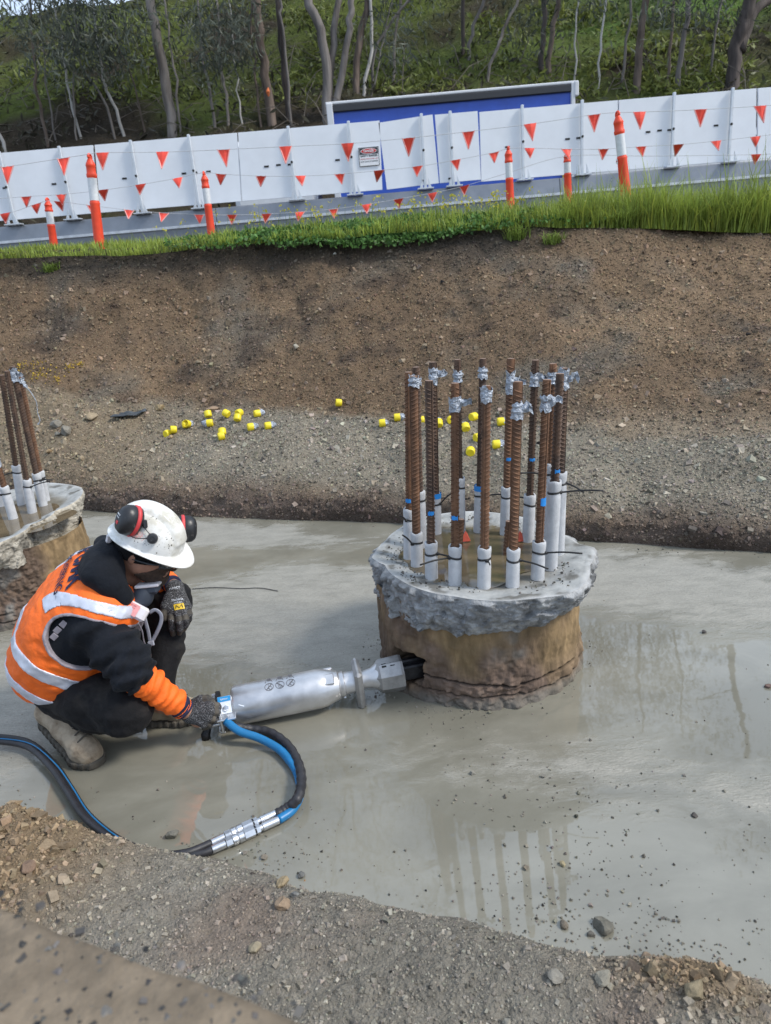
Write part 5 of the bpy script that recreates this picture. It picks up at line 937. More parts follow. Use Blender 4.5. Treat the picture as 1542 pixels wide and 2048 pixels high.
def coupling(a, c, host, seed):
    a, c = np.asarray(a), np.asarray(c); F = frame(c-a, (0, 0, 1)); L = np.linalg.norm(c-a); b = MB(); b.lathe([(0, .0005), (0, .012), (L*.24, .0128), (L*.25, .010), (L*.30, .010)], 16, o=a, F=F); b.lathe([(L*.52, .0135), (L*.53, .0165), (L*.60, .0165), (L*.61, .014), (L*.63, .0165), (L*.69, .0165), (L*.70, .012)], 20, o=a, F=F); b.lathe([(L*.80, .0125), (L*.99, .0120), (L*.99, .0005)], 16, o=a, F=F); o1 = b.build('coupling', M['zinc'], host, True, origin=np.array(host.location), angle=30)
    b = MB(); b.lathe([(L*.29, .0005), (L*.29, .0155), (L*.36, .0155), (L*.36, .0005)], 6, o=a, F=F); b.lathe([(L*.37, .0005), (L*.37, .017), (L*.52, .017), (L*.52, .0005)], 6, o=a, F=F); b.lathe([(L*.70, .0005), (L*.70, .0150), (L*.79, .0150), (L*.79, .0005)], 6, o=a, F=F); b.build('hex_nut', M['zinc'], o1, origin=np.array(host.location))
    
    for u in (.345, .62): b = MB(); b.lathe([(L*u, .0152), (L*(u+.022), .0152)], 16, o=a, F=F); b.build('seal', M['wedge'], o1, origin=np.array(host.location))
coupling(atz(557, 1640, .020), atz(423, 1700, .020), tool, 1); coupling(atz(551, 1627, .022), atz(422, 1686, .022), tool, 2)
LINES = [([(-60, 1474, .018), (0, 1474, .016), (60, 1486, .014), (108, 1528, .013), (140, 1575, .013), (172, 1625, .013), (215, 1664, .014), (262, 1692, .020), (320, 1712, .02), (378, 1712, .02), (405, 1707, .02), (423, 1700, .020)], 'hose_black', 'outer black hydraulic hose curving from the left border to the couplings'),
         ([(-60, 1483, .040), (0, 1483, .038), (58, 1495, .034), (102, 1535, .032), (133, 1580, .030), (165, 1630, .030), (208, 1668, .030), (258, 1696, .030), (320, 1710, .03), (370, 1706, .03), (400, 1696, .024), (422, 1686, .022)], 'hose_black', 'inner black hydraulic hose lying on its twin from the left border')]
for k, (pts, m_, lab) in enumerate(LINES):
    P = zpath(pts); e = empty('hydraulic_hose', P[5]*np.array([1, 1, 0]), lab, 'hose', 'long twin hydraulic hoses'); b = MB(); Q = smooth_path(P, 8); b.tube(Q, .0118, 12); b.build('hose_line', M[m_], e, True, origin=np.array(e.location))
P = zpath([(-60, 1478, .054), (0, 1477, .052), (62, 1488, .047), (110, 1527, .045), (143, 1572, .043), (175, 1622, .042), (217, 1661, .042), (264, 1690, .042), (300, 1704, .038)]); e = empty('blue_highlight', P[3]*np.array([1, 1, 0]), 'thin blue highlight strip added along the outer black hose', 'hose', None); b = MB(); b.tube(smooth_path(P, 8), .0024, 8); b.build('hose_line', M['hose_blue'], e, True, origin=np.array(e.location))  # added strip that draws the blue highlight along the black hose

b = MB(); b.tube(smooth_path([atz(x, y, .004) for x, y in ((384, 1178), (430, 1175), (480, 1177), (520, 1176), (556, 1182))], 5), .0022, 5); tag(b.build('string', M['hose_black'], None, True, origin=atz(470, 1177)*np.array([1, 1, 0])), 'thin dark string lying on the wet floor right of the worker', 'string')
# ------------------------------------------------------------------ implicit-surface modelling for the worker
def smin(a, b, k): h = np.clip(.5+.5*(b-a)/k, 0, 1); return b*(1-h)+a*h-k*h*(1-h)
def smax(a, b, k): return -smin(-a, -b, k)
def dcap(P, a, b, ra, rb=None):
    rb = ra if rb is None else rb; a = np.asarray(a); ba = np.asarray(b)-a; pa = P-a; t = np.clip((pa@ba)/(ba@ba), 0, 1); return np.linalg.norm(pa-t[:, None]*ba, axis=1)-(ra+(rb-ra)*t)
def dell(P, c, F, r):
    q = (P-np.asarray(c))@np.asarray(F); r = np.asarray(r); k0 = np.linalg.norm(q/r, axis=1); k1 = np.linalg.norm(q/(r*r), axis=1)+1e-9; return k0*(k0-1)/k1
def dbox(P, c, F, s, rd): q = np.abs((P-np.asarray(c))@np.asarray(F))-(np.asarray(s)/2-rd); return np.linalg.norm(np.maximum(q, 0), axis=1)+np.minimum(q.max(1), 0)-rd
def union(ds, k):
    o = ds[0]
    for d in ds[1:]: o = smin(o, d, k)
    return o
def chain(P, pts, rs, k=.02): return union([dcap(P, pts[i], pts[i+1], rs[i], rs[i+1]) for i in range(len(pts)-1)], k)
def surf(fn, lo, hi, h, margin=.012):
    """surface nets over a box; evaluates finely only near the surface"""
    B = 8; lo = np.asarray(lo, float); nb = np.ceil((np.asarray(hi)-lo)/(h*B)).astype(int); ci = np.stack(np.meshgrid(*[np.arange(k) for k in nb], indexing='ij'), -1).reshape(-1, 3)
    dc = fn(lo+(ci*B+(B-1)/2)*h); A = np.where(dc > 0, 1., -1.).astype(np.float32).reshape(*nb, 1, 1, 1)*np.ones((1, 1, 1, B, B, B), np.float32); near = np.abs(dc) < B*h*.95+margin
    g = np.stack(np.meshgrid(*[np.arange(B)]*3, indexing='ij'), -1).reshape(-1, 3); sel = ci[near]
    for s in range(0, len(sel), 400):
        q = sel[s:s+400]; P = (lo+(q[:, None]*B+g[None])*h).reshape(-1, 3); A[q[:, 0], q[:, 1], q[:, 2]] = fn(P).reshape(-1, B, B, B)
    V_ = A.transpose(0, 3, 1, 4, 2, 5).reshape(nb[0]*B, nb[1]*B, nb[2]*B); S = V_ < 0
    cnt = sum(S[i:S.shape[0]-1+i, j:S.shape[1]-1+j, k:S.shape[2]-1+k].astype(np.int8) for i in (0, 1) for j in (0, 1) for k in (0, 1)); cells = np.argwhere((cnt > 0) & (cnt < 8)); idx = -np.ones(cnt.shape, np.int64); idx[tuple(cells.T)] = np.arange(len(cells))
    acc = np.zeros((len(cells), 3)); n = np.zeros(len(cells)); off = [np.array(o) for o in ((0,0,0),(0,0,1),(0,1,0),(0,1,1),(1,0,0),(1,0,1),(1,1,0),(1,1,1))]
    for o1 in off:
        for ax in range(3):
            if o1[ax]: continue
            o2 = o1.copy(); o2[ax] = 1; a = V_[tuple((cells+o1).T)]; b = V_[tuple((cells+o2).T)]; m = (a < 0) != (b < 0); t = np.where(m, a/np.where(m, a-b, 1), 0); acc += m[:, None]*(o1+t[:, None]*(o2-o1)); n += m
    vert = lo+(cells+acc/np.maximum(n, 1)[:, None])*h; F = []
    for ax in range(3):
        u, v = (ax+1) % 3, (ax+2) % 3; e = [slice(None)]*3; e2 = [slice(None)]*3; e[ax] = slice(0, -1); e2[ax] = slice(1, None); ch = np.argwhere(S[tuple(e)] != S[tuple(e2)]); ch = ch[(ch[:, u] > 0) & (ch[:, v] > 0) & (ch[:, u] < cnt.shape[u]) & (ch[:, v] < cnt.shape[v]) & (ch[:, ax] < cnt.shape[ax])]
        if not len(ch): continue
        du = np.zeros(3, int); du[u] = 1; dv = np.zeros(3, int); dv[v] = 1; q = np.stack([idx[tuple((ch-du-dv).T)], idx[tuple((ch-dv).T)], idx[tuple(ch.T)], idx[tuple((ch-du).T)]], 1); fl = S[tuple(ch.T)]; q = np.where(fl[:, None], q, q[:, ::-1]); F.append(q[(q >= 0).all(1)])
    return vert, np.concatenate(F)
def grad(fn, P, e=.003): return np.stack([fn(P+np.eye(3)[i]*e)-fn(P-np.eye(3)[i]*e) for i in range(3)], 1)

M['skin'] = mat('skin', (.36, .185, .125), .5, .2, 25, bump=.12, bscale=140, bdist=.002, tint=False); M['beard'] = mat('beard', (.050, .030, .020), .85, .4, 70, bump=.9, bscale=240, bdist=.004)
M['hoodie'] = mat('black_hoodie', (.0070, .0090, .0135), .9, .3, 12, spec=.25, bump=.6, bscale=30, sheen=.03, bdist=.012); M['trousers'] = mat('black_trousers', (.0075, .0075, .0088), .85, .3, 6, spec=.25, bump=.6, bscale=32, sheen=.02, col2=(.040, .036, .032), bdist=.012, thr=(.5, .74)); M['hivis'] = mat('orange_hivis', (.95, .155, .012), .68, .12, 7, bump=.55, bscale=34, bdist=.010); M['navy'] = mat('navy_knit', (.014, .016, .05), .9, .2, 40, bump=.3, bscale=200, bdist=.002)
M['retro'] = mat('reflective_tape', (.60, .63, .72), .36, .12, 20, bump=.35, bscale=28, bdist=.006, metal=.25); M['binding'] = mat('grey_binding', (.30, .27, .30), .8, .2, 30); M['glove'] = mat('speckled_glove', (.022, .022, .024), .92, .2, 330, bump=.6, bscale=400, col2=(.26, .26, .27), bdist=.002, thr=(.52, .66), detail=2); M['glovepalm'] = mat('coated_glove', (.030, .028, .026), .75, .3, 30, bump=.5, bscale=160, col2=(.11, .095, .075), bdist=.003)
M['boot'] = mat('muddy_boot', (.16, .112, .068), .85, .3, 17, bump=.8, bscale=60, col2=(.38, .31, .225), bdist=.005, thr=(.28, .56)); M['sole'] = mat('boot_sole', (.085, .075, .06), .85, .3, 22, bump=.5, bscale=50, bdist=.004); M['knit'] = mat('black_beanie', (.006, .006, .007), .95, .3, 30, bump=.6, bscale=200, spec=.2, sheen=.02, bdist=.003); M['sock'] = mat('off_white_sock', (.42, .38, .31), .9, .2, 40, bump=.5)
M['helmet'] = mat('white_hard_hat', (.52, .50, .43), .34, .12, 11, bump=.08, bscale=40, col2=(.80, .80, .78), rvar=.1, thr=(.34, .52)); M['muff'] = mat('black_muff', (.018, .019, .022), .38, .4, 30, bump=.1, col2=(.14, .14, .15), thr=(.60, .80)); M['muffred'] = mat('red_ring', (.60, .055, .06), .5, .1, 30); M['mask'] = mat('mask_rubber', (.035, .045, .065), .5, .15, 10); M['filter'] = mat('filter_white', (.72, .68, .70), .5, .06, 20); M['filterpink'] = mat('filter_label', (.78, .33, .33), .5, .1, 30); M['strap'] = mat('grey_strap', (.28, .29, .34), .6, .15, 60); M['dirt'] = mat('dark_dirt', (.07, .06, .045), .9, .2)
W = atY
LAT = nrm((-.24, 1, .06)); SP = nrm(W(222, 1165, 2.5)-W(112, 1308, 2.5)); BK_ = nrm(np.cross(SP, LAT)); BK_ = BK_ if BK_[0] < 0 else -BK_
c0, c1, c2, c3 = W(126, 1296, 2.5), W(152, 1256, 2.5), W(188, 1212, 2.49), W(214, 1178, 2.49)
rsh, lsh = W(192, 1247, 2.315), W(238, 1165, 2.70)
rel, rwr = W(266, 1345, 2.215), W(376, 1424, 2.30); lel, lwr = W(292, 1150, 2.74), W(349, 1172, 2.575)
hc = W(293, 1086, 2.45); fh = nrm((.87, -.20, -.42)); uh = nrm(np.array([.40, -.12, .90])-fh*(np.array([.40, -.12, .90])@fh)); HF = frame(fh, uh); lh = HF[:, 1]
def hp_(x, y, z): return hc+HF@np.array([x, y, z])
person = empty('person', atz(150, 1440)*np.array([1, 1, 0]), 'worker in orange hi-vis vest and white hard hat squatting to hold the splitter', 'person'); pr0 = np.array(person.location)
def sdfobj(name, fn, lo, hi, h, m, par=None, extra=None, margin=.012):
    v, f = surf(fn, lo, hi, h, margin); o = link(name, np_mesh(name, v-pr0, f, m, True), par or person); return o
BB = (np.array([-1.75, 1.95, -.02]), np.array([-.55, 3.05, 1.02]))
# joints of the legs
rhip, rkn, ran = W(120, 1368, 2.42), W(250, 1419, 2.235), W(126, 1432, 2.40); lhip, lkn, lan = W(150, 1330, 2.62), W(343, 1203, 2.63), atz(322, 1404, .13)
rheel, rball, rtoe = W(101, 1432, 2.41), atz(166, 1500, .050), atz(181, 1508, .040); lheel, lball, ltoe = atz(312, 1424, .045), atz(362, 1421, .045), atz(386, 1420, .040)
# ---- one continuous body: head, neck, core, arms, legs
def f_head(P):
    d = dell(P, hc, HF, (.100, .076, .098)); d = smin(d, dell(P, hp_(.022, 0, -.048), HF, (.078, .062, .075)), .03); d = smin(d, chain(P, [hp_(.015, .045, -.075), hp_(.075, .012, -.118), hp_(.075, -.012, -.118), hp_(.015, -.045, -.075)], [.030, .024, .024, .030], .02), .03)
    d = smin(d, dcap(P, hp_(.092, 0, -.010), hp_(.116, 0, -.048), .010, .015), .012); d = smin(d, dcap(P, hp_(.085, .032, .012), hp_(.085, -.032, .012), .016), .02); d = smin(d, dcap(P, hp_(.094, .018, -.083), hp_(.094, -.018, -.083), .008), .008); d = smin(d, dcap(P, hp_(.093, .014, -.094), hp_(.093, -.014, -.094), .008), .008)
    for s in (-1, 1): d = smin(d, dell(P, hp_(-.008, s*.080, -.022), HF@Rot((0, 0, 1), s*20), (.020, .008, .032)), .008); d = smax(d, -dell(P, hp_(.092, s*.031, -.012), HF, (.014, .015, .010)), .008)
    return d
def f_neck(P): return dcap(P, hp_(-.028, 0, -.055), W(240, 1170, 2.49), .060, .070)
def f_body(P):
    d = smin(f_head(P), f_neck(P), .03); core = union([dcap(P, c0-LAT*.04, c0+LAT*.04, .13), dcap(P, c0, c2, .12, .12), dcap(P, rsh+LAT*.04, lsh-LAT*.04, .06)], .05); d = smin(d, core, .05)
    d = smin(d, chain(P, [rsh, rel, rwr, rwr+(rwr-rel)*.2], [.05, .04, .026, .030], .02), .03); d = smin(d, chain(P, [lsh, lel, lwr], [.05, .04, .026], .02), .03); d = smin(d, chain(P, [rhip, rkn, ran, rheel, rball], [.085, .055, .035, .03, .028], .03), .04); return smin(d, chain(P, [lhip, lkn, lan, lball], [.085, .05, .035, .03], .03), .04)
sdfobj('body', f_body, *BB, .0042, M['skin'])
for s in (-1, 1):
    b = MB(); b.lathe([(.012*math.cos(t), .012*math.sin(t)+.0003) for t in np.linspace(0, math.pi, 9)], 14, o=hp_(.080, s*.031, -.012)-pr0, F=HF); ey = b.build('eye', M['label_white'], person, True); b = MB(); b.lathe([(.0122, .0003), (.0118, .0045), (.0105, .005)], 12, o=hp_(.080, s*.031, -.012)-pr0, F=HF); b.build('iris', M['mask'], ey)
def f_beard(P):
    q = (P-hc)@HF; d = f_head(P)-.0045+.0025*fbm(P*150, 2); reg = np.maximum.reduce([q[:, 2]+.072+.5*np.clip(.05-q[:, 0], -.02, .05)-.5*np.clip(q[:, 0]-.06, 0, .03), .012-q[:, 0]])+.006*fbm(P*60+3, 2); lip = .012-np.linalg.norm((q-np.array([.10, 0, -.088]))*np.array([.4, .5, 1.2]), axis=1); return np.maximum(np.maximum(d, reg), lip)
sdfobj('beard', f_beard, hc-.2, hc+.2, .0035, M['beard'])
# ---- hooded jumper
def fold(P, a, b, amp, fa=42., fr=9., ph=0.):
    ax = nrm(np.asarray(b)-np.asarray(a)); t = (P-a)@ax; r = (P-a)-t[:, None]*ax; return amp*(fbm(np.concatenate([r*fr+ph, ], 1)+np.outer(t*fa, ax), 2))
def f_torso(P):
    w = .075
    d = union([dcap(P, c0-LAT*w, c0+LAT*w, .148), dcap(P, c1-LAT*w, c1+LAT*w, .158), dcap(P, c2-LAT*.075, c2+LAT*.075, .150), dcap(P, c3-LAT*.095, c3+LAT*.095, .100)], .09); d = smin(d, dcap(P, rsh+LAT*.05, lsh-LAT*.05, .080), .06); return d-.004
def f_sleeve(P):
    m = rsh*.45+rel*.55; ax_ = nrm(rel-rsh); t = (P-rsh)@ax_; sd0 = nrm(np.cross(ax_, np.array([0, 0, 1.]))); an = np.arctan2((P-rsh)@sd0, (P-rsh)@np.cross(ax_, sd0)); wv = sstep(.02, .14, t)*.0065*np.sin(2*math.pi*(t*17+.55*np.sin(an+.8)+.8*fbm(P*6+2, 2))); wv = wv+.004*np.sin(2*math.pi*(t*31-.9*np.sin(an)+fbm(P*8, 2)))*sstep(.10, .2, t)
    d = wv+chain(P, [rsh+LAT*.05, rsh, m, rel, rel+(rwr-rel)*.02], [.092, .092, .088, .076, .062], .03); return d-fold(P, rsh, rel, .020, 24, 6)-.010*(.25-np.abs(fbm(P@frame(nrm(rel-rsh), np.array([.3, -.6, .7]))*np.array([26., 7, 7])+7, 2)))
e_ax = nrm(rwr-rel)
def f_hood(P):
    F = frame(nrm(W(255, 1120, 2.47)-W(150, 1160, 2.47)), BK_*.4+np.array([0, 0, 1.])); d = dell(P, W(216, 1127, 2.42)+BK_*.012, F, (.088, .145, .068)); d = smin(d, chain(P, [W(206, 1142, 2.40), W(220, 1164, 2.335), W(246, 1194, 2.33)], [.05, .050, .034], .02), .035); rim = [W(210, 1090, 2.56), W(212, 1098, 2.46), W(214, 1125, 2.40), W(228, 1160, 2.365), W(247, 1192, 2.345), W(260, 1202, 2.38)]; d = smin(d, chain(P, rim, [.030, .030, .032, .032, .028, .024], .02), .007); far = [W(210, 1090, 2.56), W(236, 1100, 2.63), W(262, 1150, 2.60), W(268, 1200, 2.52)]; d = smin(d, chain(P, far, [.032, .035, .035, .03], .02), .03)
    d = smax(d, -smin(f_neck(P)-.010, dell(P, hc, HF, (.108, .086, .13)), .02), .012); return d-.006*fbm(P*9+4, 2)-.004*fbm(P*np.array([26, 8, 14.]), 2)
def f_hoodie(P):
    d = smin(f_torso(P), f_sleeve(P), .03); d = smin(d, dcap(P, lsh-LAT*.03, lel, .09, .07), .03); d = smax(d, (P-(rel+e_ax*.035))@e_ax-.02*0, .012); d = smin(d, f_hood(P), .012); return smax(d, -smin(f_neck(P)-.006, f_head(P)-.006, .02), .01)
sdfobj('hoodie', f_hoodie, *BB, .0060, M['hoodie'])
# ---- orange under-sleeves with navy striped cuffs
def cuffs(tagname, a, b, ra, rb, lo, hi, t0, sm):
    ax = nrm(b-a); L = np.linalg.norm(b-a)
    def base(P): t = (P-a)@ax; return dcap(P, a, b, ra, rb)-fold(P, a, b, .013, 28, 8, 3)+.0028*np.sin(2*math.pi*(t*30+fbm(P*9, 2)*1.2))
    def seg(u, v, off): return lambda P: smax(smax(base(P)-off, ((P-a)@ax)-v*L, .004), u*L-((P-a)@ax), .004)
    sdfobj('under_sleeve', seg(t0, .83, 0), lo, hi, .0042, M['hivis']); c = sdfobj('cuff', seg(.825, .96, -.002), lo, hi, .0032, M['navy'])
    for u in (.885, .915): s_ = sdfobj('cuff_stripe', lambda P, u=u: smax(smax(dcap(P, a, b, ra, rb)-fold(P, a, b, .013, 28, 8, 3)+.0005, ((P-a)@ax)-(u+.010)*L, .001), u*L-((P-a)@ax), .001), lo, hi, .0028, M['hivis'], c)
    for k in c.children: k.location = (0, 0, 0)
cuffs('r', rel-e_ax*.02, rwr-e_ax*.002, .062, .043, np.minimum(rel, rwr)-.12, np.maximum(rel, rwr)+.12, -.05, 1)
cuffs('l', lel, lwr, .072, .040, np.minimum(lel, lwr)-.12, np.maximum(lel, lwr)+.12, -.3, 1)
# ---- trousers
def f_trousers(P):
    d = chain(P, [rhip, rhip*.45+rkn*.55, rkn, rkn*.6+ran*.4, ran], [.105, .102, .088, .070, .060], .03); d2 = chain(P, [lhip, lkn, lkn*.5+lan*.5, lan+np.array([0, 0, .055])], [.11, .078, .060, .052], .03); d = smin(d, d2, .02); d = smin(d, dcap(P, c0-LAT*.06-SP*.05, c0+LAT*.07-SP*.05, .135), .05)
    d = d-.013*fbm(P*np.array([9, 9, 24.])+2, 3)-.008*(.25-np.abs(fbm(P*np.array([22., 14, 16])+8, 2)))-fold(P, rkn, ran, .008, 26, 6)*np.exp(-(np.linalg.norm(P-rkn, axis=1)/.16)**2); return smax(d, -(P[:, 2]-.03), .01)
sdfobj('trousers', f_trousers, *BB, .0058, M['trousers'])
# ---- boots
def boot(hl, bl, to, sh, up_, heel_up):
    ax = nrm(to-hl); sd_ = nrm(np.cross(np.array([0, 0, 1.]), ax)); su = nrm(np.cross(ax, sd_)); ax2 = nrm(to-bl)
    def up(P): d = chain(P, [hl+su*.02, bl+su*.008, to+su*.002], [.046, .046, .043], .03); d = smin(d, chain(P, [hl+su*.03, sh], [.048, .056], .02), .03); d = smin(d, dcap(P, (hl+bl)/2+su*.03, sh*.5+bl*.5, .042, .045), .03); return d-.004*fbm(P*30, 3)
    def so(P): d = chain(P, [hl-su*.030, bl-su*.030, to-su*.026+ax*.004], [.043, .049, .045], .02); q = P-bl; d = np.maximum(np.maximum(d, dcap(P, hl-su*.028, bl-su*.028, .048, .052)*0+np.abs((P-(bl-su*.034))@su)-.014) if not heel_up else d, -P[:, 2]+.002); flat = np.minimum(np.abs((P-(hl-su*.032))@su)-.015, np.where((P-bl)@ax > -.02, np.abs(P[:, 2]-.014)-.014, 1.)); d = np.maximum(chain(P, [hl-su*.030, bl-su*.026, to-su*.02+ax*.004], [.046, .052, .047], .02), flat); tr = .004*np.sign(np.sin(((P-hl)@ax)*210)); return np.maximum(d-.002+tr*.5, -P[:, 2]+.001)
    lo, hi = np.minimum.reduce([hl, bl, to, sh])-.12, np.maximum.reduce([hl, bl, to, sh])+.12
    b_ = sdfobj('boot', lambda P: np.maximum(up(P), -P[:, 2]+.002), lo, hi, .0045, M['boot']); s_ = sdfobj('boot_sole', so, lo, hi, .004, M['sole'], b_); s_.location = (0, 0, 0)
    l_ = MB()
    for k in range(5):
        f = .18+.17*k; c = sh*(1-f)+(bl+su*.045)*f+ax*.034+su*.012; l_.tube(smooth_path([c-sd_*.028-su*.006, c+su*.008, c+sd_*.028-su*.006], 3), .0032, 6)
    lo_ = l_.build('lace', M['sole'], b_, True, origin=pr0)
    return b_
boot(rheel, rball, rtoe, W(132, 1402, 2.405), None, True); boot(lheel, lball, ltoe, atz(322, 1395, .13), None, False)
sdfobj('sock', lambda P: np.maximum(dcap(P, atz(322, 1400, .12), atz(320, 1385, .17), .052, .050)-.003*fbm(P*60, 2), -(P[:, 2]-.12)), atz(322, 1400, .12)-.1, atz(322, 1400, .12)+.14, .005, M['sock'])
# ---- gloves with five separate fingers
def hand(wr, kn, fingers, thumb, rp, name):
    def f(P):
        d = union([dcap(P, wr, k, .030, .0165) for k in kn], .012)
        for ch in fingers: d = smin(d, chain(P, ch, [.0140, .0132, .0125, .0105], .004), .005)
        return smin(d, chain(P, thumb, [.019, .0145, .0130, .011], .006), .010)-.0012*fbm(P*90, 2)
    allp = np.array([wr]+list(kn)+[q for c in fingers for q in c]+list(thumb)); g = sdfobj('glove', f, allp.min(0)-.05, allp.max(0)+.05, .0030, [M['glove'], M['glovepalm']]); me = g.data; n = len(me.polygons); ct = np.empty(n*3, np.float32); me.polygons.foreach_get('center', ct); ct = ct.reshape(-1, 3)+pr0
    pd = np.min([dcap(ct, ch[1]*.75+ch[0]*.25, ch[-1], .016) for ch in list(fingers)+[thumb[1:]]], 0) if True else 0; me.polygons.foreach_set('material_index', (pd < .001).astype(np.int32)); me.update(); return g, f
kn = [W(343, 1219, 2.500), W(355, 1224, 2.492), W(367, 1222, 2.498), W(375, 1213, 2.515)]
fg = [[kn[0], W(343, 1240, 2.480), W(344, 1256, 2.487), W(346, 1268, 2.50)], [kn[1], W(358, 1244, 2.472), W(360, 1257, 2.480), W(359, 1266, 2.495)], [kn[2], W(371, 1240, 2.480), W(371, 1250, 2.490), W(368, 1258, 2.505)], [kn[3], W(378, 1229, 2.500), W(378, 1238, 2.510), W(375, 1246, 2.525)]]
gl, gfl = hand(lwr+nrm(kn[1]-lwr)*.012, kn, fg, [W(338, 1194, 2.525), W(329, 1212, 2.500), W(327, 1226, 2.492), W(330, 1237, 2.490)], None, 'l')
kr = [W(419, 1411, 2.300), W(420, 1423, 2.285), W(415, 1436, 2.275), W(407, 1447, 2.272)]
fr_ = []
for k, q in enumerate(kr):
    n1 = q+np.array([.024-.004*k, .014, -.014]); n2 = n1+np.array([-.004, .022, -.020]); n3 = n2+np.array([-.022, .006, -.012]); fr_.append([q, n1, n2, n3])
gr_, gfr = hand(rwr+e_ax*.014, kr, fr_, [W(384, 1409, 2.325), W(401, 1398, 2.325), W(414, 1397, 2.325), W(424, 1401, 2.32)], None, 'r')
# ---- hi-vis vest, reflective tape, print
ahc = W(190, 1278, 2.30)
def f_vest0(P): d = f_torso(P)-.017; d = smin(d, dcap(P, c0-LAT*.05-SP*.06, c0+LAT*.06-SP*.06, .150), .06); d = smin(d, dcap(P, W(204, 1226, 2.34), lsh-LAT*.05, .098), .05); return d-.012*fbm(P@frame(SP, BK_)*np.array([13., 5, 6])+1, 3)-.004*fbm(P*30+3, 2)-.005*(.2-np.abs(fbm(P@frame(nrm(SP+.7*BK_), LAT)*np.array([20., 6, 8])+5, 2)))
hz0, hz1 = W(88, 1380, 2.40), W(238, 1362, 2.36); hsl = (hz1[2]-hz0[2])/(hz1[0]-hz0[0])
AFx = nrm(W(260, 1315, 2.3)-W(110, 1262, 2.3)); AF = frame(AFx, np.cross(AFx, LAT)); 
def f_arm(P): q = (P-W(187, 1276, 2.30))@frame(AFx, np.cross(AFx, np.array([0, 1., 0]))); e = (np.sqrt((q[:, 0]/.150)**2+(q[:, 2]/.110)**2)-1)*.1; return np.maximum(e, q[:, 1]*0+(P[:, 1]-2.47))
def f_front(P): return -((P-c2)@BK_)
def f_open(P): q = (P-c2); l = np.abs(q@LAT); return np.maximum(l-.035, (q@BK_)+.02)     # unzipped front
def f_neckhole(P): return dell(P, W(222, 1158, 2.46), np.eye(3), (.115, .13, .12))
def f_vest(P): d = f_vest0(P); d = smax(d, (hz0[2]+(P[:, 0]-hz0[0])*hsl)-P[:, 2], .006); d = smax(d, -f_arm(P), .004); d = smax(d, -f_open(P), .004); return smax(d, -f_neckhole(P), .004)
vest = sdfobj('vest', f_vest, *BB, .0052, M['hivis'])
def tape_band(name, reg, off=.0035, h=.0042, m=None):
    o = sdfobj(name, lambda P: np.maximum(np.maximum(f_vest(P)-off, reg(P)), -(f_vest(P)+.004)), *BB, h, m or M['retro'], vest); o.location = (0, 0, 0); return o
def hoop(px, py, w):
    n = nrm(SP+BK_*.10+LAT*.06); p = W(px, py, 2.5); return lambda P: np.abs((P-p)@n)-w/2
tape_band('reflective_tape', hoop(66, 1247, .050)); tape_band('reflective_tape', hoop(42, 1302, .050))
s0 = (W(122, 1218, 2.36)-c2)@SP
tape_band('reflective_tape', lambda P: np.maximum(np.abs(f_arm(P)-.038)-.0150, s0-((P-c2)@SP)))
tape_band('reflective_tape', lambda P: np.maximum(np.abs((P-c2)@LAT-.125)-.026, s0-((P-c2)@SP)))
tape_band('armhole_binding', lambda P: f_arm(P)-.006, .0025, .004, M['binding'])
def on_vest(p, d, fn=None, off=.004):
    """push a point along d until it lands on the cloth"""
    fn = fn or f_vest; p = np.asarray(p, float)[None].copy()
    for _ in range(60): s = fn(p)-off; p = p+d*s[:, None]*.8
    return p[0]
def print_on(s, size, origin, ux, uy, m, par, fn=None, name='print', off=.003, bold=0.0, width=None):
    """flat print laid on a curved surface: tessellated letters dropped onto the implicit surface"""
    import bmesh
    o = text(s, size, (0, 0, 0), m, None, name, rot=(0, 0, 0), ext=0, bold=bold, width=width, align='RIGHT' if name == 'print' else 'CENTER'); bm = bmesh.new(); bm.from_mesh(o.data); sx_ = o.scale[0]
    bmesh.ops.triangulate(bm, faces=bm.faces[:]); bmesh.ops.subdivide_edges(bm, edges=[e for e in bm.edges if e.calc_length()*max(1, sx_) > size*.35], cuts=2); bmesh.ops.triangulate(bm, faces=bm.faces[:])
    n = -nrm(np.cross(ux, uy)); L = np.array([v.co[:] for v in bm.verts]); Q = np.asarray(origin)+np.outer(L[:, 0]*sx_, ux)+np.outer(L[:, 1], uy)-n*.05
    for _ in range(40): Q = Q+n*((fn or f_vest)(Q)-off)[:, None]*.7
    bad = (np.abs((fn or f_vest)(Q)-off) > .004) | (np.linalg.norm(Q-np.asarray(origin), axis=1) > .55)   # letters past the cloth's edge
    for v, q in zip(bm.verts, Q-pr0): v.co = q
    bm.verts.ensure_lookup_table(); bmesh.ops.delete(bm, geom=[bm.verts[i] for i in np.flatnonzero(bad)], context='VERTS')
    me = bpy.data.meshes.new(name); bm.to_mesh(me); bm.free(); me.materials.append(m); bpy.data.objects.remove(o); return link(name, me, par)
def cam_hit(px, py, fn):
    d = nrm(ray(px, py)); p = (CO+d*1.9)[None]
    for _ in range(90): p = p+d*fn(p)[:, None]*.7
    return p[0]
k0, k1 = cam_hit(141, 1180, f_vest), cam_hit(158, 1122, f_vest); ux_ = nrm(k0-k1); n0 = nrm(grad(f_vest, ((k0+k1)/2)[None], .02)[0]); uy_ = nrm(np.cross(n0, ux_)); wl_ = np.linalg.norm(k0-k1)
print_on('ARCMAK', .082, k0+uy_*.010-ux_*.006, ux_, uy_, M['navy'], vest, bold=.003, width=wl_*1.85, off=.0045)
print_on('ENGINEERING', .034, k0-uy_*.046-ux_*.016, ux_, uy_, M['navy'], vest, bold=.0006, width=wl_*1.7, off=.0045)
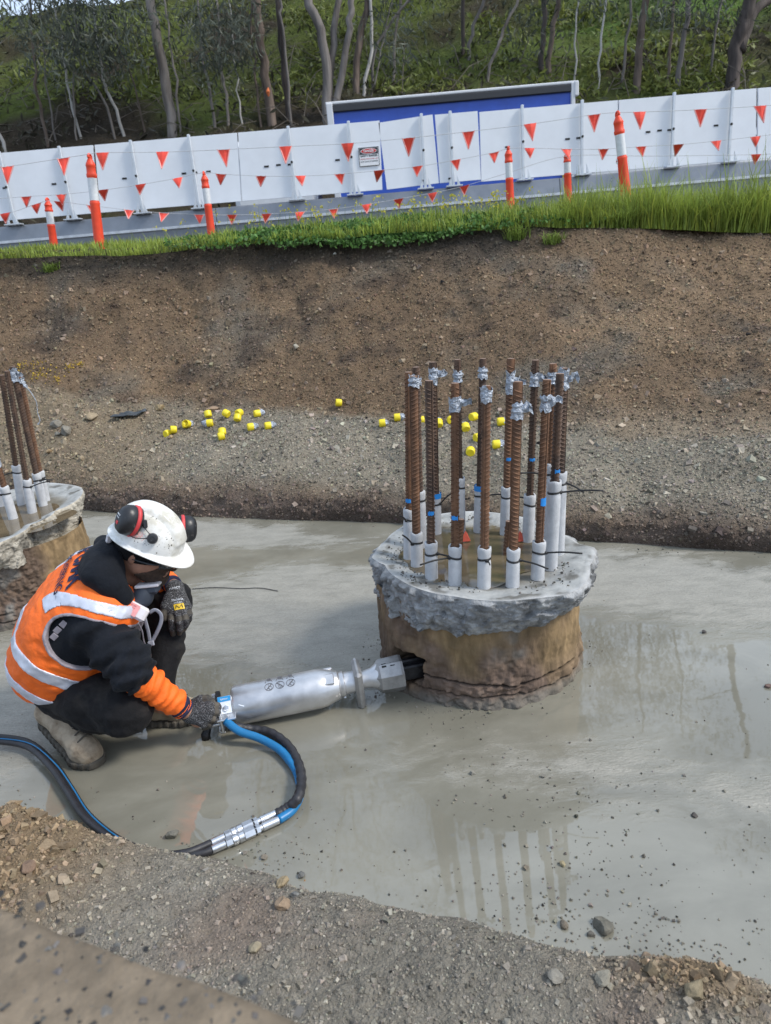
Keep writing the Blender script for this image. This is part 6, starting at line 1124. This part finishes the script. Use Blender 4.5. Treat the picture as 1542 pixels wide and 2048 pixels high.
def glove_marks(g, fn, wr, k, side):
    d = nrm(k-wr); n = nrm(np.cross(d, side)); ux = nrm(side); c = wr+(k-wr)*.72
    def pr(s, size, f, w, m): return print_on(s, size, wr+(k-wr)*f, ux, -d, m, g, fn=fn, name='glove_print', off=.0015, width=w)
    pr('Mechanix', .014, .60, .042, M['label_white']); pr('WEAR', .010, .72, .030, M['label_white']); pr('M-PACT', .012, .14, .040, M['label_white'])
    b = MB(); q = []
    for i in range(9):
        for j in range(2): q.append(wr+(k-wr)*(.88+.16*(j-.5)*1.4)+ux*.019*(i/4-1)+n*.03)
    Q = np.array(q)
    for _ in range(40): Q = Q-n*(fn(Q)-.0018)[:, None]*.7
    b.add(Q-pr0, [(2*i, 2*i+1, 2*i+3, 2*i+2) for i in range(8)]); y = b.build('glove_badge', M['yellow'], g); zz = np.array([wr+(k-wr)*(.88+f_)+ux*.013*u_+n*.03 for u_, f_ in ((-1, .06), (-.8, -.06), (0, .05), (.8, -.06), (1, .06))])
    for _ in range(40): zz = zz-n*(fn(zz)-.003)[:, None]*.7
    b = MB(); b.tube(zz-pr0, .0016, 5); b.build('badge_zigzag', M['sign_black'], y)
glove_marks(gl, gfl, lwr+nrm(kn[1]-lwr)*.012, (kn[1]+kn[2])/2, nrm(kn[3]-kn[0])); glove_marks(gr_, gfr, rwr+e_ax*.014, (kr[1]+kr[2])/2, nrm(kr[3]-kr[0]))
# white tags showing inside the armhole
for px, py in ((118, 1262), (124, 1250), (136, 1238)):
    p = on_vest(W(px, py, 2.30), np.array([0, 1., 0]), f_hoodie, .004); b = MB(); b.box(p-pr0, (.026, .004, .022), Rot((0, 1, 0), -40), bev=.0015); b.build('tag', M['binding'], vest)

# ---- beanie, hard hat, muffs, glasses, respirator
def f_beanie(P): q = (P-hc)@HF; d = dell(P, hp_(-.004, 0, .0), HF, (.113, .090, .112))-.002*np.sin(np.arctan2(q[:, 1], q[:, 0])*70)*.6; return np.maximum(d, -(q[:, 2]+.048-.18*np.clip(q[:, 0], -.1, .1)))
sdfobj('beanie', f_beanie, hc-.2, hc+.2, .0038, M['knit'])
# hard hat: parametric shell with central ridge and peaked brim
na, nf = 160, 70; A_, F_ = np.meshgrid(np.linspace(0, 2*math.pi, na, endpoint=False), np.linspace(0, 1, nf), indexing='ij'); ca, sa_ = np.cos(A_), np.sin(A_)
brim = sstep(.12, .0, F_); pk = np.maximum(ca, 0)**2.2; t = np.clip((F_-.10)/.9, 0, 1); el = t*math.pi/2
rx, ry_ = .142+.0*ca, .118; X = rx*ca*np.cos(el)**.92; Y = ry_*sa_*np.cos(el)**.92; Z = .135*np.sin(el)**.95-.018
out = np.clip((.10-F_)/.10, 0, 1); ext = .016+.040*pk; X = X+ca*out*ext; Y = Y+sa_*out*(.016+.012*pk); Z = Z-out*(.010+.016*pk)-.012*np.cos(2*A_)*sstep(.3, 0, F_)*.6
rid = sstep(.050, .040, np.abs(Y))*sstep(.12, .2, t)*(X > -.2); Z = Z+rid*.010*np.sin(np.clip(el, .2, 1.57)); X = X+rid*.006*np.sign(ca)*np.cos(el)*(np.abs(ca) > .5)
dn = sstep(.016, .0, np.abs(np.abs(Y)-.044))*sstep(.15, .3, t); Z = Z-dn*.007
HFh = HF@Rot((0, 1, 0), 2); G_ = .93*np.stack([X, Y, Z], -1).reshape(-1, 3)@HFh.T+hp_(.004, 0, .044)-pr0; ii = np.arange(na)[:, None]*nf+np.arange(nf-1)[None]; jj = ((np.arange(na)[:, None]+1) % na)*nf+np.arange(nf-1)[None]
hat = link('hard_hat', np_mesh('hard_hat', G_, np.stack([ii, jj, jj+1, ii+1], -1).reshape(-1, 4), M['helmet'], True), person); md_ = hat.modifiers.new('thick', 'SOLIDIFY'); md_.thickness = .004; md_.offset = -1
def hatpt(px, py, Y0): return W(px, py, Y0)-pr0
def f_hatdome(P): return dell(P, hp_(.004, 0, .028), HFh, (.132, .110, .126))
def onhat(px, py, off=.004): p = CO+nrm(ray(px, py))*2.0; return on_vest(p, nrm(ray(px, py)), f_hatdome, off)
def muff(c, ax, up_, sc=1.0):
    F = frame(ax, up_)*sc; b = MB(); b.lathe([(-.020, .001), (-.022, .026), (-.014, .037), (-.006, .0395)], 22, o=c, F=F, sq=1.22); m_ = b.build('ear_muff', M['muff'], hat, True); b = MB(); b.lathe([(-.007, .036), (-.006, .0415), (.003, .042), (.006, .038)], 22, o=c, F=F, sq=1.22); b.build('muff_ring', M['muffred'], m_, True)
    b = MB(); b.lathe([(.004, .038), (.010, .0405), (.030, .038), (.042, .030), (.047, .018), (.048, .001)], 22, o=c, F=F, sq=1.22); b.build('muff_cup', M['muff'], m_, True); return F, m_
mc1 = W(266, 1042, 2.36)-pr0; F1, mm1 = muff(mc1, nrm((-.66, -.60, .45)), nrm((.5, .1, .7)), 1.14)
mc2 = W(366, 1058, 2.54)-pr0; F2, mm2 = muff(mc2, nrm((.80, .25, -.15)), nrm((-.2, .0, 1)), 1.06)
for txt_, sz_, v_ in (('SNR 32', .0075, .012), ('EN 352', .006, .003)): tt_ = text(txt_, sz_, mc1+F1@np.array([.0485, -.004, v_]), M['label_white'], mm1, name='muff_print', rot=Matrix((np.stack([F1[:, 1], F1[:, 2], F1[:, 0]], 1)/1.14).tolist()).to_euler(), ext=.0004)
b = MB(); b.box(mc1+F1@np.array([.0475, .002, -.012]), (.003, .011, .009), F1); b.build('muff_badge', M['muffred'], mm1)
pv = onhat(305, 1077, .006)-pr0; nv = nrm(grad(f_hatdome, (pv+pr0)[None])[0]); b = MB(); PF = frame(nv, uh)*1.35; b.lathe([(-.006, .014), (.006, .014), (.010, .012), (.011, .006), (.0095, .005), (.0095, .0005)], 20, o=pv, F=PF); pvo = b.build('muff_pivot', M['muff'], hat, True, angle=40)
b = MB(); b.tube(smooth_path([pv+nv*.008+PF[:, 1]*.006, onhat(291, 1058, .014)-pr0, onhat(288, 1042, .016)-pr0, mc1+F1@np.array([.012, -.03, .028])], 4), .0017, 6); b.tube(smooth_path([pv+nv*.008, onhat(270, 1076, .014)-pr0, onhat(256, 1068, .014)-pr0, mc1+F1@np.array([.012, .01, -.046])], 4), .0017, 6); b.build('muff_arm', M['muff'], hat, True)
b = MB(); b.box(onhat(290, 1048, .008)-pr0, (.018, .012, .022), PF@Rot((1, 0, 0), 20), bev=.003); b.build('muff_bracket', M['muff'], hat)
rs = []                                                    # red paint scuff and dirt flecks on the shell
b = MB()
for k in range(90):
    p = onhat(RNG.normal(277, 7), RNG.normal(1070, 4.5), .0012)-pr0; n = nrm(grad(f_hatdome, (p+pr0)[None])[0]); F = frame(n, uh); b.lathe([(0, .0016), (.0008, .0003)], 4, o=p, F=F)
tag(b.build('red_scuff', M['filterpink'], hat), kind='stuff')
b = MB()
for k in range(130):
    p = onhat(RNG.uniform(262, 366), RNG.uniform(1015, 1108), .0012)-pr0; n = nrm(grad(f_hatdome, (p+pr0)[None])[0]); F = frame(n, uh); r = RNG.lognormal(math.log(.0013), .5); b.lathe([(0, r), (.0006, .0003)], 5, o=p, F=F)
tag(b.build('dirt_flecks', M['dirt'], hat), kind='stuff')
b = MB(); b.box(hp_(-.118, -.02, -.012)-pr0, (.020, .085, .040), HF, bev=.008); b.build('hat_harness', M['filter'], hat)
b = MB(); b.tube(smooth_path([hp_(.0, -.086, -.028)-pr0, hp_(.07, -.082, -.020)-pr0, hp_(.104, -.060, -.016)-pr0], 4), [(.003, .006)]*9, 6); b.tube(smooth_path([hp_(.092, -.066, -.018)-pr0, hp_(.116, -.036, -.018)-pr0, hp_(.122, 0, -.016)-pr0, hp_(.116, .036, -.018)-pr0], 4), [(.020, .004)]*13, 8); b.build('safety_glasses', M['glass'], person, True)
mkc = W(284, 1192, 2.40); 
ms = sdfobj('respirator', lambda P: union([dell(P, mkc, np.eye(3), (.042, .04, .044)), dcap(P, W(272, 1212, 2.37), W(295, 1178, 2.40), .022)], .02), mkc-.12, mkc+.12, .004, M['mask'])
def fbox(px, py, Y, s, rot, m, nm, par): b = MB(); F = np.stack([RT, -np.array(fw), UP], 1)@Rot((0, 1, 0), rot[0])@Rot((1, 0, 0), rot[1]); b.box(W(px, py, Y)-pr0, s, F, bev=min(s)*.28); o = b.build(nm, m, par); return F
Ff = fbox(273, 1222, 2.335, (.082, .030, .052), (28, 12), M['filter'], 'filter', ms); b = MB(); b.box(W(268, 1219, 2.335)-pr0+Ff@np.array([-.008, .0158, 0]), (.055, .0012, .042), Ff); fo_ = b.build('filter_label', M['filterpink'], ms)
for k in range(4): text(['P2 FILTER', 'REPLACE', 'LOT 21', 'AS/NZS'][k], .0065, W(268, 1219, 2.335)-pr0+Ff@np.array([-.008, .0172, .014-.009*k]), M['sign_red'], fo_, name='label_print', rot=Matrix(np.stack([Ff[:, 0], Ff[:, 2], -Ff[:, 1]], 1).tolist()).to_euler(), ext=.0003)
fbox(296, 1178, 2.40, (.084, .05, .034), (-6, -10), M['mask'], 'filter_body', ms); fbox(297, 1169, 2.40, (.088, .056, .012), (-6, -10), M['filter'], 'filter', ms)
b = MB(); b.tube(smooth_path([W(x, y, 2.36)-pr0 for x, y in ((289, 1236), (296, 1262), (301, 1284), (312, 1268), (322, 1244), (321, 1228), (310, 1220), (298, 1226))], 5), [(.001, .0072)]*36, 6, up=(0, 1, 0)); b.build('mask_strap', M['strap'], ms, True)
b = MB(); b.box(W(302, 1287, 2.355)-pr0, (.024, .008, .020), np.stack([RT, np.array(fw), UP], 1)@Rot((0, 1, 0), -15), bev=.003); b.build('buckle', M['strap'], ms)
b = MB(); b.tube(smooth_path([W(x, y, 2.37)-pr0 for x, y in ((276, 1246), (284, 1262), (288, 1284), (296, 1300), (300, 1318))], 4), .003, 6); b.build('drawcord', M['binding'], person, True)
